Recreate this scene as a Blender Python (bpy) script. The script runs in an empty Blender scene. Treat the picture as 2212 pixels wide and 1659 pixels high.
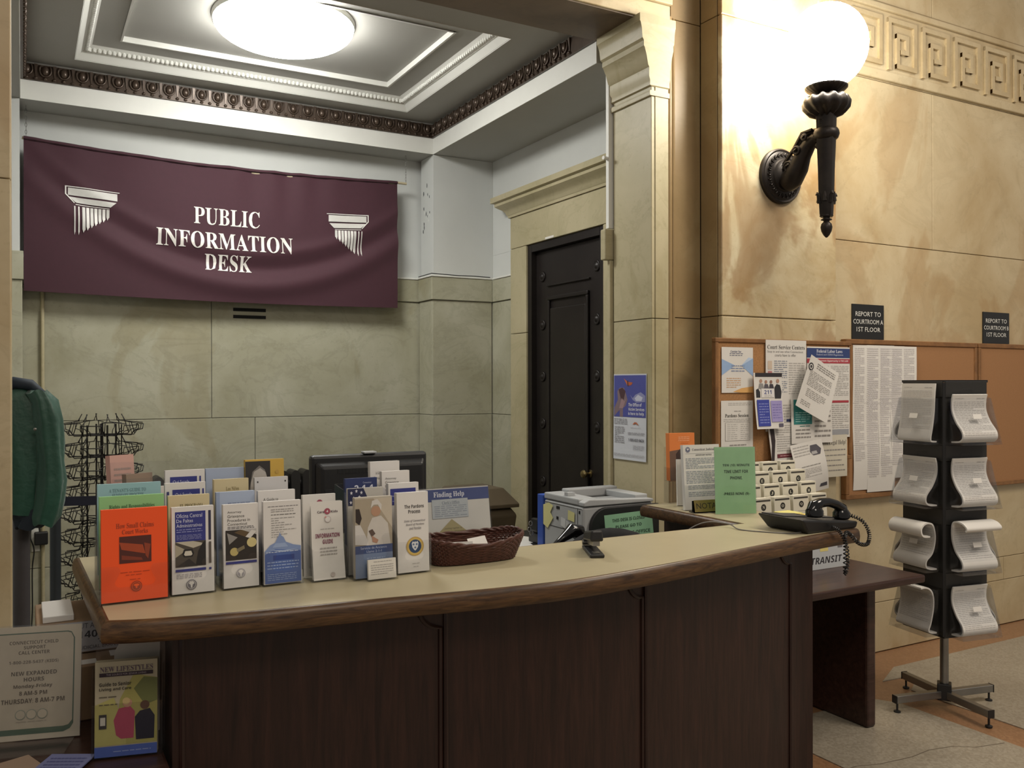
import bpy, bmesh, math, random
from mathutils import Matrix, Vector
random.seed(7)
S = bpy.context.scene
COL = S.collection
PI = math.pi

# ------------------------------------------------------------------ camera, world, light, exposure
CAM_F, CAM_W, CAM_H = 1900.5, 2212, 1659
cam_d = bpy.data.cameras.new('camera')
cam_d.sensor_width = 36.0
cam_d.lens = CAM_F / CAM_W * 36.0
cam_d.clip_start = 0.05
cam = bpy.data.objects.new('camera', cam_d)
COL.objects.link(cam)
_yaw, _pitch, _roll = 0.507836, -0.00131, -0.00168
_f = Vector((math.sin(_yaw)*math.cos(_pitch), math.cos(_yaw)*math.cos(_pitch), math.sin(_pitch)))
_r = Vector((math.cos(_yaw), -math.sin(_yaw), 0))
_u = _r.cross(_f)
_r2 = math.cos(_roll)*_r + math.sin(_roll)*_u
_u2 = -math.sin(_roll)*_r + math.cos(_roll)*_u
_m = Matrix((( _r2.x, _u2.x, -_f.x, 0), (_r2.y, _u2.y, -_f.y, 0), (_r2.z, _u2.z, -_f.z, 1.58), (0, 0, 0, 1)))
cam.matrix_world = _m
S.camera = cam

S.view_settings.view_transform = 'Standard'
S.view_settings.look = 'None'
S.view_settings.gamma = 1
S.view_settings.use_curve_mapping = False
S.view_settings.exposure = 0.0

world = bpy.data.worlds.new('world'); S.world = world
world.use_nodes = True
bg = world.node_tree.nodes['Background']
bg.inputs[0].default_value = (1.0, 0.93, 0.85, 1)
bg.inputs[1].default_value = 0.32

HALL_W = 140.0
def area(name, loc, size, power, col, rot=(0, 0, 0)):
    l = bpy.data.lights.new(name, 'AREA'); l.shape = 'RECTANGLE'
    l.size, l.size_y = size; l.energy = power; l.color = col
    o = bpy.data.objects.new(name, l); COL.objects.link(o)
    o.location = loc; o.rotation_euler = rot
    return o
area('hall_fill_light', (4.6, 0.4, 4.9), (1.6, 1.6), HALL_W, (1.0, 0.88, 0.74))  # added soft fill from high in the hall, no fixture there
area('hall_fill_light', (0.6, -1.6, 4.9), (1.6, 1.6), HALL_W*0.7, (1.0, 0.88, 0.74))  # weaker added fill behind the camera, also without a fixture
DOME_E = 38.0
GLOBE_E = 66.0

# ------------------------------------------------------------------ helpers: colour, materials
def lin(h):
    if isinstance(h, str):
        h = h.lstrip('#'); c = [int(h[i:i+2], 16)/255 for i in (0, 2, 4)]
    else:
        c = h
    return tuple(x/12.92 if x <= 0.04045 else ((x+0.055)/1.055)**2.4 for x in c)
def _nodes(name):
    m = bpy.data.materials.new(name); m.use_nodes = True
    nt = m.node_tree; return m, nt, nt.nodes['Principled BSDF'], nt.nodes, nt.links
def _coord(nt, scale=(1, 1, 1)):
    tc = nt.nodes.new('ShaderNodeTexCoord'); mp = nt.nodes.new('ShaderNodeMapping')
    mp.inputs['Scale'].default_value = scale
    nt.links.new(tc.outputs['Object'], mp.inputs['Vector'])
    return mp.outputs['Vector']
def _noise(nt, vec, scale, detail=4, rough=0.55, dist=0.0):
    n = nt.nodes.new('ShaderNodeTexNoise'); n.inputs['Scale'].default_value = scale
    n.inputs['Detail'].default_value = detail; n.inputs['Roughness'].default_value = rough
    n.inputs['Distortion'].default_value = dist
    nt.links.new(vec, n.inputs['Vector']); return n.outputs['Fac']
def _ramp(nt, fac, stops):
    r = nt.nodes.new('ShaderNodeValToRGB'); e = r.color_ramp.elements
    while len(e) < len(stops): e.new(0.5)
    for k, (p, c) in enumerate(stops):
        e[k].position = p; e[k].color = (*c, 1) if len(c) == 3 else c
    nt.links.new(fac, r.inputs['Fac']); return r.outputs['Color']
def _mix(nt, fac, a, b, mode='MIX'):
    m = nt.nodes.new('ShaderNodeMix'); m.data_type = 'RGBA'; m.blend_type = mode
    for s, v in ((m.inputs[0], fac), (m.inputs[6], a), (m.inputs[7], b)):
        if hasattr(v, 'is_output'): nt.links.new(v, s)
        elif isinstance(v, (int, float)): s.default_value = v
        else: s.default_value = (*v, 1)
    return m.outputs[2]
def _bump(nt, p, height, strength, dist=0.01):
    b = nt.nodes.new('ShaderNodeBump'); b.inputs['Strength'].default_value = strength
    b.inputs['Distance'].default_value = dist
    nt.links.new(height, b.inputs['Height']); nt.links.new(b.outputs['Normal'], p.inputs['Normal'])
MATS = {}
def mat(name, rgb, rough=0.5, metal=0.0, var=0.08, scale=9.0, bump=0.0, spec=0.5, sheen=0.0):
    if name in MATS: return MATS[name]
    m, nt, p, N, L = _nodes(name); c = lin(rgb); v = _coord(nt)
    f = _noise(nt, v, scale)
    lo = tuple(max(0, x*(1-var)) for x in c); hi = tuple(min(1, x*(1+var)) for x in c)
    L.new(_ramp(nt, f, [(0.3, lo), (0.7, hi)]), p.inputs['Base Color'])
    p.inputs['Roughness'].default_value = rough; p.inputs['Metallic'].default_value = metal
    p.inputs['Specular IOR Level'].default_value = spec
    if sheen: p.inputs['Sheen Weight'].default_value = sheen
    if bump: _bump(nt, p, _noise(nt, v, scale*12, 2), bump, 0.004)
    MATS[name] = m; return m
def ink(h, rough=0.6):
    return mat('print ' + h.lstrip('#'), h, rough, var=0.03, scale=40)
def emit(name, rgb, strength):
    m, nt, p, N, L = _nodes(name)
    p.inputs['Base Color'].default_value = (0.9, 0.9, 0.88, 1)
    p.inputs['Emission Color'].default_value = (*rgb, 1)
    p.inputs['Emission Strength'].default_value = strength
    MATS[name] = m; return m
def marble(name, base, light, stain, vein, stain_lo=0.55, stain_amt=0.8, scale=1.0, vein_amt=0.25):
    m, nt, p, N, L = _nodes(name); v = _coord(nt)
    n1 = _noise(nt, v, 1.7*scale, 6, 0.6, 0.4)
    c = _ramp(nt, n1, [(0.32, lin(base)), (0.68, lin(light))])
    n2 = _noise(nt, _coord(nt, (1.0, 1.0, 0.55)), 1.25*scale, 5, 0.55, 1.1)
    sf = _ramp(nt, n2, [(stain_lo, (0, 0, 0)), (stain_lo+0.035, (0.55*stain_amt,)*3), (stain_lo+0.2, (stain_amt,)*3)])
    c = _mix(nt, sf, c, lin(stain))
    n3 = _noise(nt, _coord(nt, (1.3, 1.3, 1.9)), 1.5*scale, 5, 0.62, 1.2)
    vf = _ramp(nt, n3, [(0.44, (0, 0, 0)), (0.5, (vein_amt*0.6,)*3), (0.53, (0, 0, 0))])
    c = _mix(nt, vf, c, lin(vein))
    n4 = _noise(nt, v, 38, 3, 0.6)
    c = _mix(nt, _ramp(nt, n4, [(0.60, (0, 0, 0)), (0.74, (0.22,)*3)]), c, lin(vein))
    L.new(c, p.inputs['Base Color'])
    p.inputs['Roughness'].default_value = 0.42; p.inputs['Specular IOR Level'].default_value = 0.35
    MATS[name] = m; return m
def wood(name, dark, light, scale=(14, 14, 1.2), rough=0.4, bump=0.06):
    m, nt, p, N, L = _nodes(name)
    f = _noise(nt, _coord(nt, scale), 3.0, 8, 0.6, 0.8)
    f2 = _noise(nt, _coord(nt, tuple(s*4 for s in scale)), 3.0, 4, 0.6, 0.2)
    c = _ramp(nt, f, [(0.3, lin(dark)), (0.72, lin(light))])
    c = _mix(nt, _ramp(nt, f2, [(0.45, (0, 0, 0)), (0.65, (0.35,)*3)]), c, lin(dark))
    L.new(c, p.inputs['Base Color']); p.inputs['Roughness'].default_value = rough
    p.inputs['Specular IOR Level'].default_value = 0.4
    _bump(nt, p, f2, bump, 0.003)
    MATS[name] = m; return m
def terrazzo(name, base, chips, rough=0.35):
    m, nt, p, N, L = _nodes(name); v = _coord(nt)
    vo = nt.nodes.new('ShaderNodeTexVoronoi'); vo.inputs['Scale'].default_value = 95
    L.new(v, vo.inputs['Vector'])
    c = _ramp(nt, vo.outputs['Color'], [(0.2, lin(chips[0])), (0.5, lin(base)), (0.8, lin(chips[1]))])
    c = _mix(nt, 0.62, c, lin(base))
    c = _mix(nt, _ramp(nt, _noise(nt, v, 1.6, 5), [(0.35, (0, 0, 0)), (0.7, (0.4,)*3)]), c, lin(chips[0]))
    L.new(c, p.inputs['Base Color']); p.inputs['Roughness'].default_value = rough
    MATS[name] = m; return m
def clear(name, tint=(0.95, 0.96, 0.97), gloss=0.12):
    m = bpy.data.materials.new(name); m.use_nodes = True; nt = m.node_tree; nt.nodes.clear()
    o = nt.nodes.new('ShaderNodeOutputMaterial'); t = nt.nodes.new('ShaderNodeBsdfTransparent')
    g = nt.nodes.new('ShaderNodeBsdfGlossy'); fr = nt.nodes.new('ShaderNodeLayerWeight'); fr.inputs['Blend'].default_value = 0.5; pw = nt.nodes.new('ShaderNodeMath'); pw.operation = 'POWER'; pw.inputs[1].default_value = 4.0; sc_ = nt.nodes.new('ShaderNodeMath'); sc_.operation = 'MULTIPLY_ADD'; sc_.inputs[1].default_value = 0.5; sc_.inputs[2].default_value = 0.025; mx = nt.nodes.new('ShaderNodeMixShader')
    nz = nt.nodes.new('ShaderNodeTexNoise'); nz.inputs['Scale'].default_value = 6
    rp = nt.nodes.new('ShaderNodeValToRGB')
    rp.color_ramp.elements[0].color = (*[x*0.96 for x in tint], 1); rp.color_ramp.elements[1].color = (*tint, 1)
    nt.links.new(nz.outputs['Fac'], rp.inputs['Fac']); nt.links.new(rp.outputs['Color'], t.inputs['Color'])
    g.inputs['Roughness'].default_value = gloss; g.inputs['Color'].default_value = (0.9, 0.9, 0.92, 1)
    nt.links.new(fr.outputs['Facing'], pw.inputs[0]); nt.links.new(pw.outputs[0], sc_.inputs[0])
    nt.links.new(sc_.outputs[0], mx.inputs[0]); nt.links.new(t.outputs[0], mx.inputs[1]); nt.links.new(g.outputs[0], mx.inputs[2])
    nt.links.new(mx.outputs[0], o.inputs[0])
    MATS[name] = m; return m

M_HALL = marble('hall marble', '#ad9872', '#c9bb9b', '#9a7646', '#8c7c5c', 0.53, 0.55, 0.8)
M_PIER = marble('pier marble', '#ab946a', '#d0c6a8', '#8c6436', '#8a7650', 0.485, 0.85, 1.4)
M_ALC = marble('alcove marble', '#9b9880', '#b5b3a0', '#908562', '#74735f', 0.585, 0.55, 1.1, 0.3)
M_STRIP = marble('shade-darkened brown marble', '#8f7b58', '#a8946e', '#80633c', '#75653f', 0.52, 0.55, 0.9)  # brown marble set darker, so its colour offsets the globe's strong light
M_LINT = marble('lintel marble', '#5f5040', '#746350', '#4c3b2a', '#42372a', 0.55, 0.6)
M_CASE = marble('door casing marble', '#a89f7e', '#bab092', '#968960', '#7b7450', 0.6, 0.5)
M_PLAST = mat('white plaster', '#c9cbc8', 0.75, var=0.03, scale=3, bump=0.02)
M_CEIL = mat('grey ceiling paint', '#a9a8a2', 0.6, var=0.03, scale=3)
M_WHITE = mat('white moulding paint', '#dcdcd6', 0.5, var=0.02)
M_BRONZE = mat('dark bronze paint', '#4a3d33', 0.32, 0.35, var=0.25, scale=14)
M_IRON = mat('dark cast bronze', '#2b2623', 0.42, 0.55, var=0.25, scale=20, bump=0.06)
M_DOOR = mat('black bronze door', '#221d1b', 0.45, 0.25, var=0.2, scale=6)
M_WOOD = wood('dark walnut', '#1d0f0b', '#38211a', (14, 14, 1.0), 0.42)
M_EDGE = wood('oak edge band', '#2c1c10', '#6a4c2e', (2.2, 14, 30), 0.38)
M_LAM = mat('cream laminate', '#aca284', 0.38, var=0.05, scale=5)
M_TABLE = wood('dark table veneer', '#2a1a16', '#47312a', (1.2, 14, 14), 0.3)
M_BLACK = mat('black plastic', '#1b1b1c', 0.45, var=0.12)
M_GLOSS = mat('glossy black plastic', '#0c0c0d', 0.12, var=0.1)
M_STEEL = mat('brushed steel', '#8c8a86', 0.35, 0.85, var=0.1)
M_GREY = mat('light grey plastic', '#a3a5a6', 0.5, var=0.04)
M_PAPER = mat('white paper', '#d9d6d0', 0.75, var=0.02, scale=6)
M_CARD = mat('brown cardboard', '#8d7459', 0.8, var=0.1)
M_CLEAR = clear('clear acrylic', (0.985, 0.988, 0.99), 0.10)
M_CLEAR2 = clear('grey acrylic', (0.965, 0.968, 0.972), 0.12)
M_WIRE = mat('black wire', '#15120f', 0.5, 0.3, var=0.1)

# ------------------------------------------------------------------ helpers: geometry
class MB:
    def __init__(s, xf=None):
        s.v, s.f, s.xf = [], [], xf
    def add(s, vs, fs):
        b = len(s.v); s.v += [tuple(p) for p in vs]; s.f += [tuple(b+i for i in f) for f in fs]; return s
    def box(s, x0, x1, y0, y1, z0, z1):
        if x0 > x1: x0, x1 = x1, x0
        if y0 > y1: y0, y1 = y1, y0
        if z0 > z1: z0, z1 = z1, z0
        return s.add([(x0,y0,z0),(x1,y0,z0),(x1,y1,z0),(x0,y1,z0),(x0,y0,z1),(x1,y0,z1),(x1,y1,z1),(x0,y1,z1)],
                     [(0,3,2,1),(4,5,6,7),(0,1,5,4),(1,2,6,5),(2,3,7,6),(3,0,4,7)])
    def hexa(s, p):      # 8 corner points, bottom ring then top ring
        return s.add(p, [(0,3,2,1),(4,5,6,7),(0,1,5,4),(1,2,6,5),(2,3,7,6),(3,0,4,7)])
    def prism(s, poly, fn, a, b):   # poly: 2d points; fn(p, t) -> 3d ; extruded from a to b
        n = len(poly)
        vs = [fn(p, a) for p in poly] + [fn(p, b) for p in poly]
        fs = [tuple(range(n-1, -1, -1)), tuple(range(n, 2*n))] + [(i, (i+1) % n, n+(i+1) % n, n+i) for i in range(n)]
        return s.add(vs, fs)
    def loft(s, rings, closed=True, caps=True):
        n = len(rings[0]); vs = [p for r in rings for p in r]; fs = []
        for k in range(len(rings)-1):
            for i in range(n if closed else n-1):
                j = (i+1) % n
                fs.append((k*n+i, k*n+j, (k+1)*n+j, (k+1)*n+i))
        if caps and closed:
            fs.append(tuple(range(n-1, -1, -1))); fs.append(tuple((len(rings)-1)*n+i for i in range(n)))
        return s.add(vs, fs)
    def tube(s, pts, r, n=6, caps=True, closed=False):
        pts = [Vector(p) for p in pts]; m = len(pts); rings = []
        rr = r if isinstance(r, (list, tuple)) else [r]*m
        prev = None
        for i, p in enumerate(pts):
            if closed: t = pts[(i+1) % m]-pts[i-1]
            else: t = pts[min(i+1, m-1)]-pts[max(i-1, 0)]
            if t.length < 1e-9: t = Vector((0, 0, 1))
            t.normalize()
            if prev is None:
                a = Vector((0, 0, 1)) if abs(t.z) < 0.9 else Vector((1, 0, 0))
                a = (a-t*a.dot(t)).normalized()
            else:
                a = prev-t*prev.dot(t)
                a = a.normalized() if a.length > 1e-6 else prev
            prev = a; b = t.cross(a)
            rings.append([tuple(p+rr[i]*(math.cos(2*PI*k/n)*a+math.sin(2*PI*k/n)*b)) for k in range(n)])
        if closed: rings.append(rings[0])
        return s.loft(rings, True, caps and not closed)
    def cyl(s, p0, p1, r0, r1=None, n=12):
        return s.tube([p0, p1], [r0, r0 if r1 is None else r1], n)
    def lathe(s, prof, c=(0, 0, 0), n=24, sq=None):
        rings = []
        for r, z in prof:
            rings.append([(c[0]+r*math.cos(2*PI*k/n), c[1]+r*math.sin(2*PI*k/n), c[2]+z) for k in range(n)])
        return s.loft(rings)
    def ball(s, c, r, n=10, m=7):
        if not isinstance(r, (tuple, list)): r = (r, r, r)
        rings = []
        for j in range(m+1):
            a = -PI/2+PI*j/m; q = max(math.cos(a), 0.02)
            rings.append([(c[0]+r[0]*q*math.cos(2*PI*k/n), c[1]+r[1]*q*math.sin(2*PI*k/n), c[2]+r[2]*math.sin(a)) for k in range(n)])
        return s.loft(rings)
    def sheet(s, fn, nu, nv, thick=None):
        vs = [fn(i/nu, j/nv) for j in range(nv+1) for i in range(nu+1)]
        fs = [(j*(nu+1)+i, j*(nu+1)+i+1, (j+1)*(nu+1)+i+1, (j+1)*(nu+1)+i) for j in range(nv) for i in range(nu)]
        return s.add(vs, fs)
    def mesh(s, name, smooth=False):
        me = bpy.data.meshes.new(name)
        vs = [tuple(s.xf @ Vector(p)) for p in s.v] if s.xf else s.v
        me.from_pydata(vs, [], s.f); me.validate()
        if smooth:
            me.polygons.foreach_set('use_smooth', [True]*len(me.polygons))
        me.update(); return me
    def build(s, name, m, parent=None, smooth=False, bevel=0.0, solid=0.0, sub=0, seg=2):
        me = s.mesh(name, smooth or bool(bevel and smooth))
        me.materials.append(m)
        o = bpy.data.objects.new(name, me); COL.objects.link(o)
        if solid:
            q = o.modifiers.new('solid', 'SOLIDIFY'); q.thickness = solid; q.offset = 1
        if bevel:
            q = o.modifiers.new('bevel', 'BEVEL'); q.width = bevel; q.segments = seg; q.limit_method = 'ANGLE'; q.angle_limit = 0.6
        if sub:
            q = o.modifiers.new('sub', 'SUBSURF'); q.levels = sub; q.render_levels = sub
        if smooth:
            mark_sharp(me)
        if parent is not None: adopt(o, parent)
        return o
def mark_sharp(me, ang=0.7):
    bm = bmesh.new(); bm.from_mesh(me)
    bmesh.ops.recalc_face_normals(bm, faces=bm.faces)
    for e in bm.edges:
        if len(e.link_faces) == 2 and e.calc_face_angle(0) > ang: e.smooth = False
    bm.to_mesh(me); bm.free()
def adopt(o, parent):
    o.parent = parent
    w = parent.matrix_basis if parent.parent is None else parent.parent.matrix_basis @ parent.matrix_parent_inverse @ parent.matrix_basis
    o.matrix_parent_inverse = w.inverted()
def tag(o, label=None, cat=None, group=None, kind=None):
    if label: o['label'] = label
    if cat: o['category'] = cat
    if group: o['group'] = group
    if kind: o['kind'] = kind
    return o
def thing(name, label, cat, loc, group=None):
    o = bpy.data.objects.new(name, None); COL.objects.link(o); o.location = loc
    o.empty_display_size = 0.05
    return tag(o, label, cat, group)
def struct(o): o['kind'] = 'structure'; return o
def setting(name, loc=(0, 0, 0)):
    o = bpy.data.objects.new(name, None); COL.objects.link(o); o.location = loc
    return struct(o)
def inst(name, me, parent, loc, rot=(0, 0, 0), scale=(1, 1, 1)):
    o = bpy.data.objects.new(name, me); COL.objects.link(o)
    o.location = loc; o.rotation_euler = rot; o.scale = scale
    adopt(o, parent); return o
def BX(name, m, parent, b, bevel=0.0, **k):
    return MB().box(*b).build(name, m, parent, bevel=bevel, **k)
def frame(o, rz=0, tilt=0, roll=0):
    return Matrix.Translation(o) @ Matrix.Rotation(rz, 4, 'Z') @ Matrix.Rotation(-tilt, 4, 'X') @ Matrix.Rotation(roll, 4, 'Y')

# ------------------------------------------------------------------ helpers: lettering and printed sheets
STY = {'s': (0x1D400, 0x1D41A, 0x1D7CE), 'b': (0x1D5D4, 0x1D5EE, 0x1D7EC), 'i': (0x1D63C, 0x1D656, 0x1D7EC)}
def styled(t, s):
    if s not in STY: return t
    U, l, d = STY[s]
    return ''.join(chr(U+ord(c)-65) if 'A' <= c <= 'Z' else chr(l+ord(c)-97) if 'a' <= c <= 'z' else chr(d+ord(c)-48) if '0' <= c <= '9' else c for c in t)
GLY = {}
def glyphs(text, sty):
    k = (text, sty)
    if k not in GLY:
        c = bpy.data.curves.new('lettering', 'FONT'); c.body = styled(text, sty); c.resolution_u = 2
        o = bpy.data.objects.new('lettering', c)
        me = bpy.data.meshes.new_from_object(o)
        vs = [(v.co.x, v.co.y) for v in me.vertices]; fs = [tuple(p.vertices) for p in me.polygons]
        bpy.data.objects.remove(o); bpy.data.curves.remove(c); bpy.data.meshes.remove(me)
        x0 = min(p[0] for p in vs); x1 = max(p[0] for p in vs); y0 = min(p[1] for p in vs); y1 = max(p[1] for p in vs)
        GLY[k] = ([((p[0]-x0)/(x1-x0), (p[1]-y0)/max(y1-y0, 1e-6)) for p in vs], fs)
    return GLY[k]
def elem_polys(e, w, h, rnd):
    """one printed element -> kind, colour, list of (uv points, faces)"""
    k, col = e[0], e[1]
    if k == 'r':
        _, _, a, b, c, d = e
        return 'printed_area', col, [([(a, b), (c, b), (c, d), (a, d)], [(0, 1, 2, 3)])]
    if k == 'p':
        return 'printed_area', col, [(e[2], [tuple(range(len(e[2])))])]
    if k == 'c':
        _, _, cu, cv, r = e[:5]; n = 20
        return 'printed_area', col, [([(cu+r*math.cos(2*PI*i/n), cv+r*w/h*math.sin(2*PI*i/n)) for i in range(n)], [tuple(range(n))])]
    if k == 't':
        _, _, sty, txt, a, b, c, d = e
        vs, fs = glyphs(txt, sty)
        return 'lettering', col, [([(a+p[0]*(c-a), b+p[1]*(d-b)) for p in vs], fs)]
    if k == 'v':      # lettering turned a quarter clockwise
        _, _, sty, txt, a, b, c, d = e
        vs, fs = glyphs(txt, sty)
        return 'lettering', col, [([(a+p[1]*(c-a), d-p[0]*(d-b)) for p in vs], fs)]
    if k == 'l':
        _, _, n, a, b, c, d = e[:7]; fill = e[7] if len(e) > 7 else 0.36
        out = []; lh = (d-b)/n
        for i in range(n):
            y = d-(i+1)*lh+lh*(1-fill)/2; x = a; end = c if (i+1) % 5 else a+(c-a)*rnd.uniform(0.4, 0.8)
            while x < end-0.01:
                ww = min(rnd.uniform(0.04, 0.13), end-x)
                out.append(([(x, y), (x+ww, y), (x+ww, y+lh*fill), (x, y+lh*fill)], [(0, 1, 2, 3)]))
                x += ww+0.018
        return 'body_text', col, out
def print_on(parent, elems, w, h, place, maxlen=None, base=0.0005):
    """place(u, v, off) -> world point; groups elements of one kind and colour into one printed part"""
    rnd = random.Random(len(elems)*17+int(w*1000)); groups = {}
    for i, e in enumerate(elems):
        kind, col, polys = elem_polys(e, w, h, rnd)
        off = base+0.00012*i
        g = groups.setdefault((kind, col, i if kind != 'body_text' else -1), [])
        for vs, fs in polys: g.append((vs, fs, off))
    for gk, items in groups.items():
        kind, col = gk[:2]; mb = MB()
        if maxlen:
            for vs, fs, off in items:
                bm = bmesh.new(); bv = [bm.verts.new((p[0]*w, p[1]*h, 0)) for p in vs]
                for f in fs:
                    try: bm.faces.new([bv[i] for i in f])
                    except ValueError: pass
                bmesh.ops.triangulate(bm, faces=bm.faces[:])
                for _ in range(6):
                    lg = [ed for ed in bm.edges if ed.calc_length() > maxlen]
                    if not lg: break
                    bmesh.ops.subdivide_edges(bm, edges=lg, cuts=1)
                    bmesh.ops.triangulate(bm, faces=bm.faces[:])
                bm.verts.index_update()
                mb.add([place(p.co.x/w, p.co.y/h, off) for p in bm.verts], [tuple(v.index for v in f.verts) for f in bm.faces])
                bm.free()
        else:
            for vs, fs, off in items:
                mb.add([place(p[0], p[1], off) for p in vs], fs)
        o = mb.build(kind, ink(col), parent)
        if kind == 'body_text': o['kind'] = 'stuff'
def sheet(name, label, cat, org, w, h, elems=(), rz=0, tilt=0, roll=0, t=0.0008, m=None, group=None, curl=None, parent=None, n=10):
    """upright sheet or pad; org = bottom centre of its front, faces -y when rz = 0; curl(u, v) = how far the paper stands out"""
    T = frame(org, rz, tilt, roll); mb = MB(T)
    cf = curl or (lambda u, v: 0.0)
    if curl:
        mb.sheet(lambda u, v: ((u-0.5)*w, -cf(u, v), v*h), n, n)
        b = len(mb.v)
        mb.sheet(lambda u, v: ((0.5-u)*w, -cf(1-u, v)+t, v*h), n, n)
        o = mb.build(name, m or M_PAPER, parent, smooth=True)
    else:
        mb.box(-w/2, w/2, 0, t, 0, h); o = mb.build(name, m or M_PAPER, parent)
    if label: tag(o, label, cat, group)
    def place(u, v, off): return tuple(T @ Vector(((u-0.5)*w, -cf(u, v)-off, v*h)))
    if elems: print_on(o, elems, w, h, place, 0.02 if curl else None, 0.0012 if curl else 0.0005)
    return o

# ================================================================== THE SETTING
YW, YP, YA = 3.46, 3.306, 3.75          # hall wall face, pier face, back of the opening
XL, XR = -0.033, 2.693                  # opening
XRW, YB, YC = 3.103, 6.132, 5.867        # alcove right wall, back wall, corner-pier face
BX0, BX1 = -0.011, 2.614                 # inner faces of the dropped beam
ZS, ZE0, ZE1, ZC = 3.243, 3.354, 3.448, 3.463  # alcove planes and heights, door and banner included, scaled up about the camera
LINT = 3.36

# ---- floor with terrazzo panels and brown bands
M_TERR = terrazzo('grey terrazzo', '#968e7e', ('#7b7162', '#aea697'))
M_BAND = terrazzo('brown terrazzo', '#8d6a4c', ('#79583e', '#a17c5c'))
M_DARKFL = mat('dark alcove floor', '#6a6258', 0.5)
floor = struct(MB().box(-5, 10, -5, 7, -0.1, -0.004).build('floor', M_BAND))
def slab_poly(poly, name, m, z0, z1, parent):
    return MB().prism(poly, lambda p, t: (p[0], p[1], t), z0, z1).build(name, m, parent)
slab_poly([(4.22,3.235),(9.9,3.235),(9.9,-0.9),(3.985,-0.9),(3.985,2.95),(4.11,3.02),(4.11,3.10),(3.97,3.11)], 'terrazzo_panel', M_TERR, -0.004, 0, floor)
slab_poly([(2.94,2.97),(3.70,2.97),(3.775,2.86),(3.775,-0.9),(2.94,-0.9)], 'terrazzo_panel', M_TERR, -0.004, 0, floor)
slab_poly([(-1.2,2.97),(2.73,2.97),(2.73,-0.9),(-1.2,-0.9)], 'terrazzo_panel', M_TERR, -0.004, 0, floor)
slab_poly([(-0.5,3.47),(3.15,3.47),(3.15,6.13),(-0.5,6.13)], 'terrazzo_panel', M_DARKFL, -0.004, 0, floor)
cr = [(2.87,2.47),(2.996,2.474),(3.10,2.44),(3.274,2.421),(3.40,2.43),(3.528,2.403),(3.60,2.35),(3.753,2.316)]
mb = MB()
for (a, b), (c, d) in zip(cr, cr[1:]):
    mb.add([(a, b-0.003, 0.0004), (c, d-0.003, 0.0004), (c, d+0.003, 0.0004), (a, b+0.003, 0.0004)], [(0, 1, 2, 3)])
mb.build('floor_crack', mat('crack', '#6a5f50', 0.9), floor)

J = 0.0035      # half a joint between marble slabs
def slabs(root, rects, m, place, depth=0.03, bevel=0.002, name='marble_slab'):
    """rects (a0, a1, z0, z1); place(a, d, z) -> world, d = depth behind the face"""
    for a0, a1, z0, z1 in rects:
        a0 += J/2; a1 -= J/2; z0 += J/2; z1 -= J/2
        p = [place(a0, depth, z0), place(a1, depth, z0), place(a1, 0, z0), place(a0, 0, z0),
             place(a0, depth, z1), place(a1, depth, z1), place(a1, 0, z1), place(a0, 0, z1)]
        MB().hexa(p).build(name, m, root, bevel=bevel, seg=1)

M_JOINT = mat('marble joint', '#7d6a4a', 0.8)
# ---- hall wall to the right of the alcove
wr = struct(BX('wall_right', M_JOINT, None, (3.86, 9.0, YW+0.02, YW+0.35, 0, 5.2)))
slabs(wr, [(3.86,5.0,0,0.29),(5.0,7.0,0,0.29),(7.0,9,0,0.29),
           (3.86,5.6,0.29,0.44),(5.6,9,0.29,0.44),
           (3.86,5.9,0.44,2.39),(5.9,9,0.44,2.39),
           (3.86,4.876,2.39,3.345),(4.876,5.9,2.39,3.345),(5.9,7.2,2.39,3.345),(7.2,9,2.39,3.345),
           (3.86,4.876,3.81,5.2),(4.876,6.4,3.81,5.2),(6.4,9,3.81,5.2)], M_HALL, lambda a, d, z: (a, YW+d, z))
# Greek-key frieze
tr = struct(MB().box(3.86, 9.0, YW, YW+0.03, 3.345, 3.81).build('trim_1', M_HALL))
BX('fillet', M_HALL, tr, (3.86, 9.0, YW-0.022, YW, 3.35, 3.405), bevel=0.006)
BX('fillet', M_HALL, tr, (3.86, 9.0, YW-0.016, YW, 3.765, 3.80), bevel=0.006)
key = [(0.06,0.0),(0.06,0.94),(0.94,0.94),(0.94,0.06),(0.34,0.06),(0.34,0.66),(0.66,0.66),(0.66,0.36),(0.5,0.36)]
kb = MB()
KW, KH, KB = 0.262, 0.30, 0.027
for (a, b), (c, d) in zip(key, key[1:]):
    x0, x1 = sorted((a*KW, c*KW)); z0, z1 = sorted((b*KH, d*KH))
    kb.box(x0-KB/2, x1+KB/2, -0.015, 0, z0-KB/2, z1+KB/2)
key_me = kb.mesh('fret_block'); key_me.materials.append(M_HALL)
for i in range(16):
    inst('fret_block', key_me, tr, (4.145+i*0.310, YW, 3.435))
# ---- pier that carries the sconce
pier = struct(BX('wall_pier', M_JOINT, None, (3.05, 3.83, YP+0.02, YW+0.35, 0, 5.2)))
slabs(pier, [(3.03,3.85,0,0.44),(3.03,3.85,0.44,1.912),(3.03,3.85,1.912,3.41),(3.03,3.85,3.41,5.2)], M_PIER, lambda a, d, z: (a, YP+d, z), 0.03, 0.004)
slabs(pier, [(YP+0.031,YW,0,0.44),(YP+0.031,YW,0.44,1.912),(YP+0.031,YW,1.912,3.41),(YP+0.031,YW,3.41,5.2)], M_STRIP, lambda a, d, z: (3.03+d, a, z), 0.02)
slabs(pier, [(YP+0.031,YW+0.02,0,1.912),(YP+0.031,YW+0.02,1.912,5.2)], M_PIER, lambda a, d, z: (3.85-d, a, z), 0.02)
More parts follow.
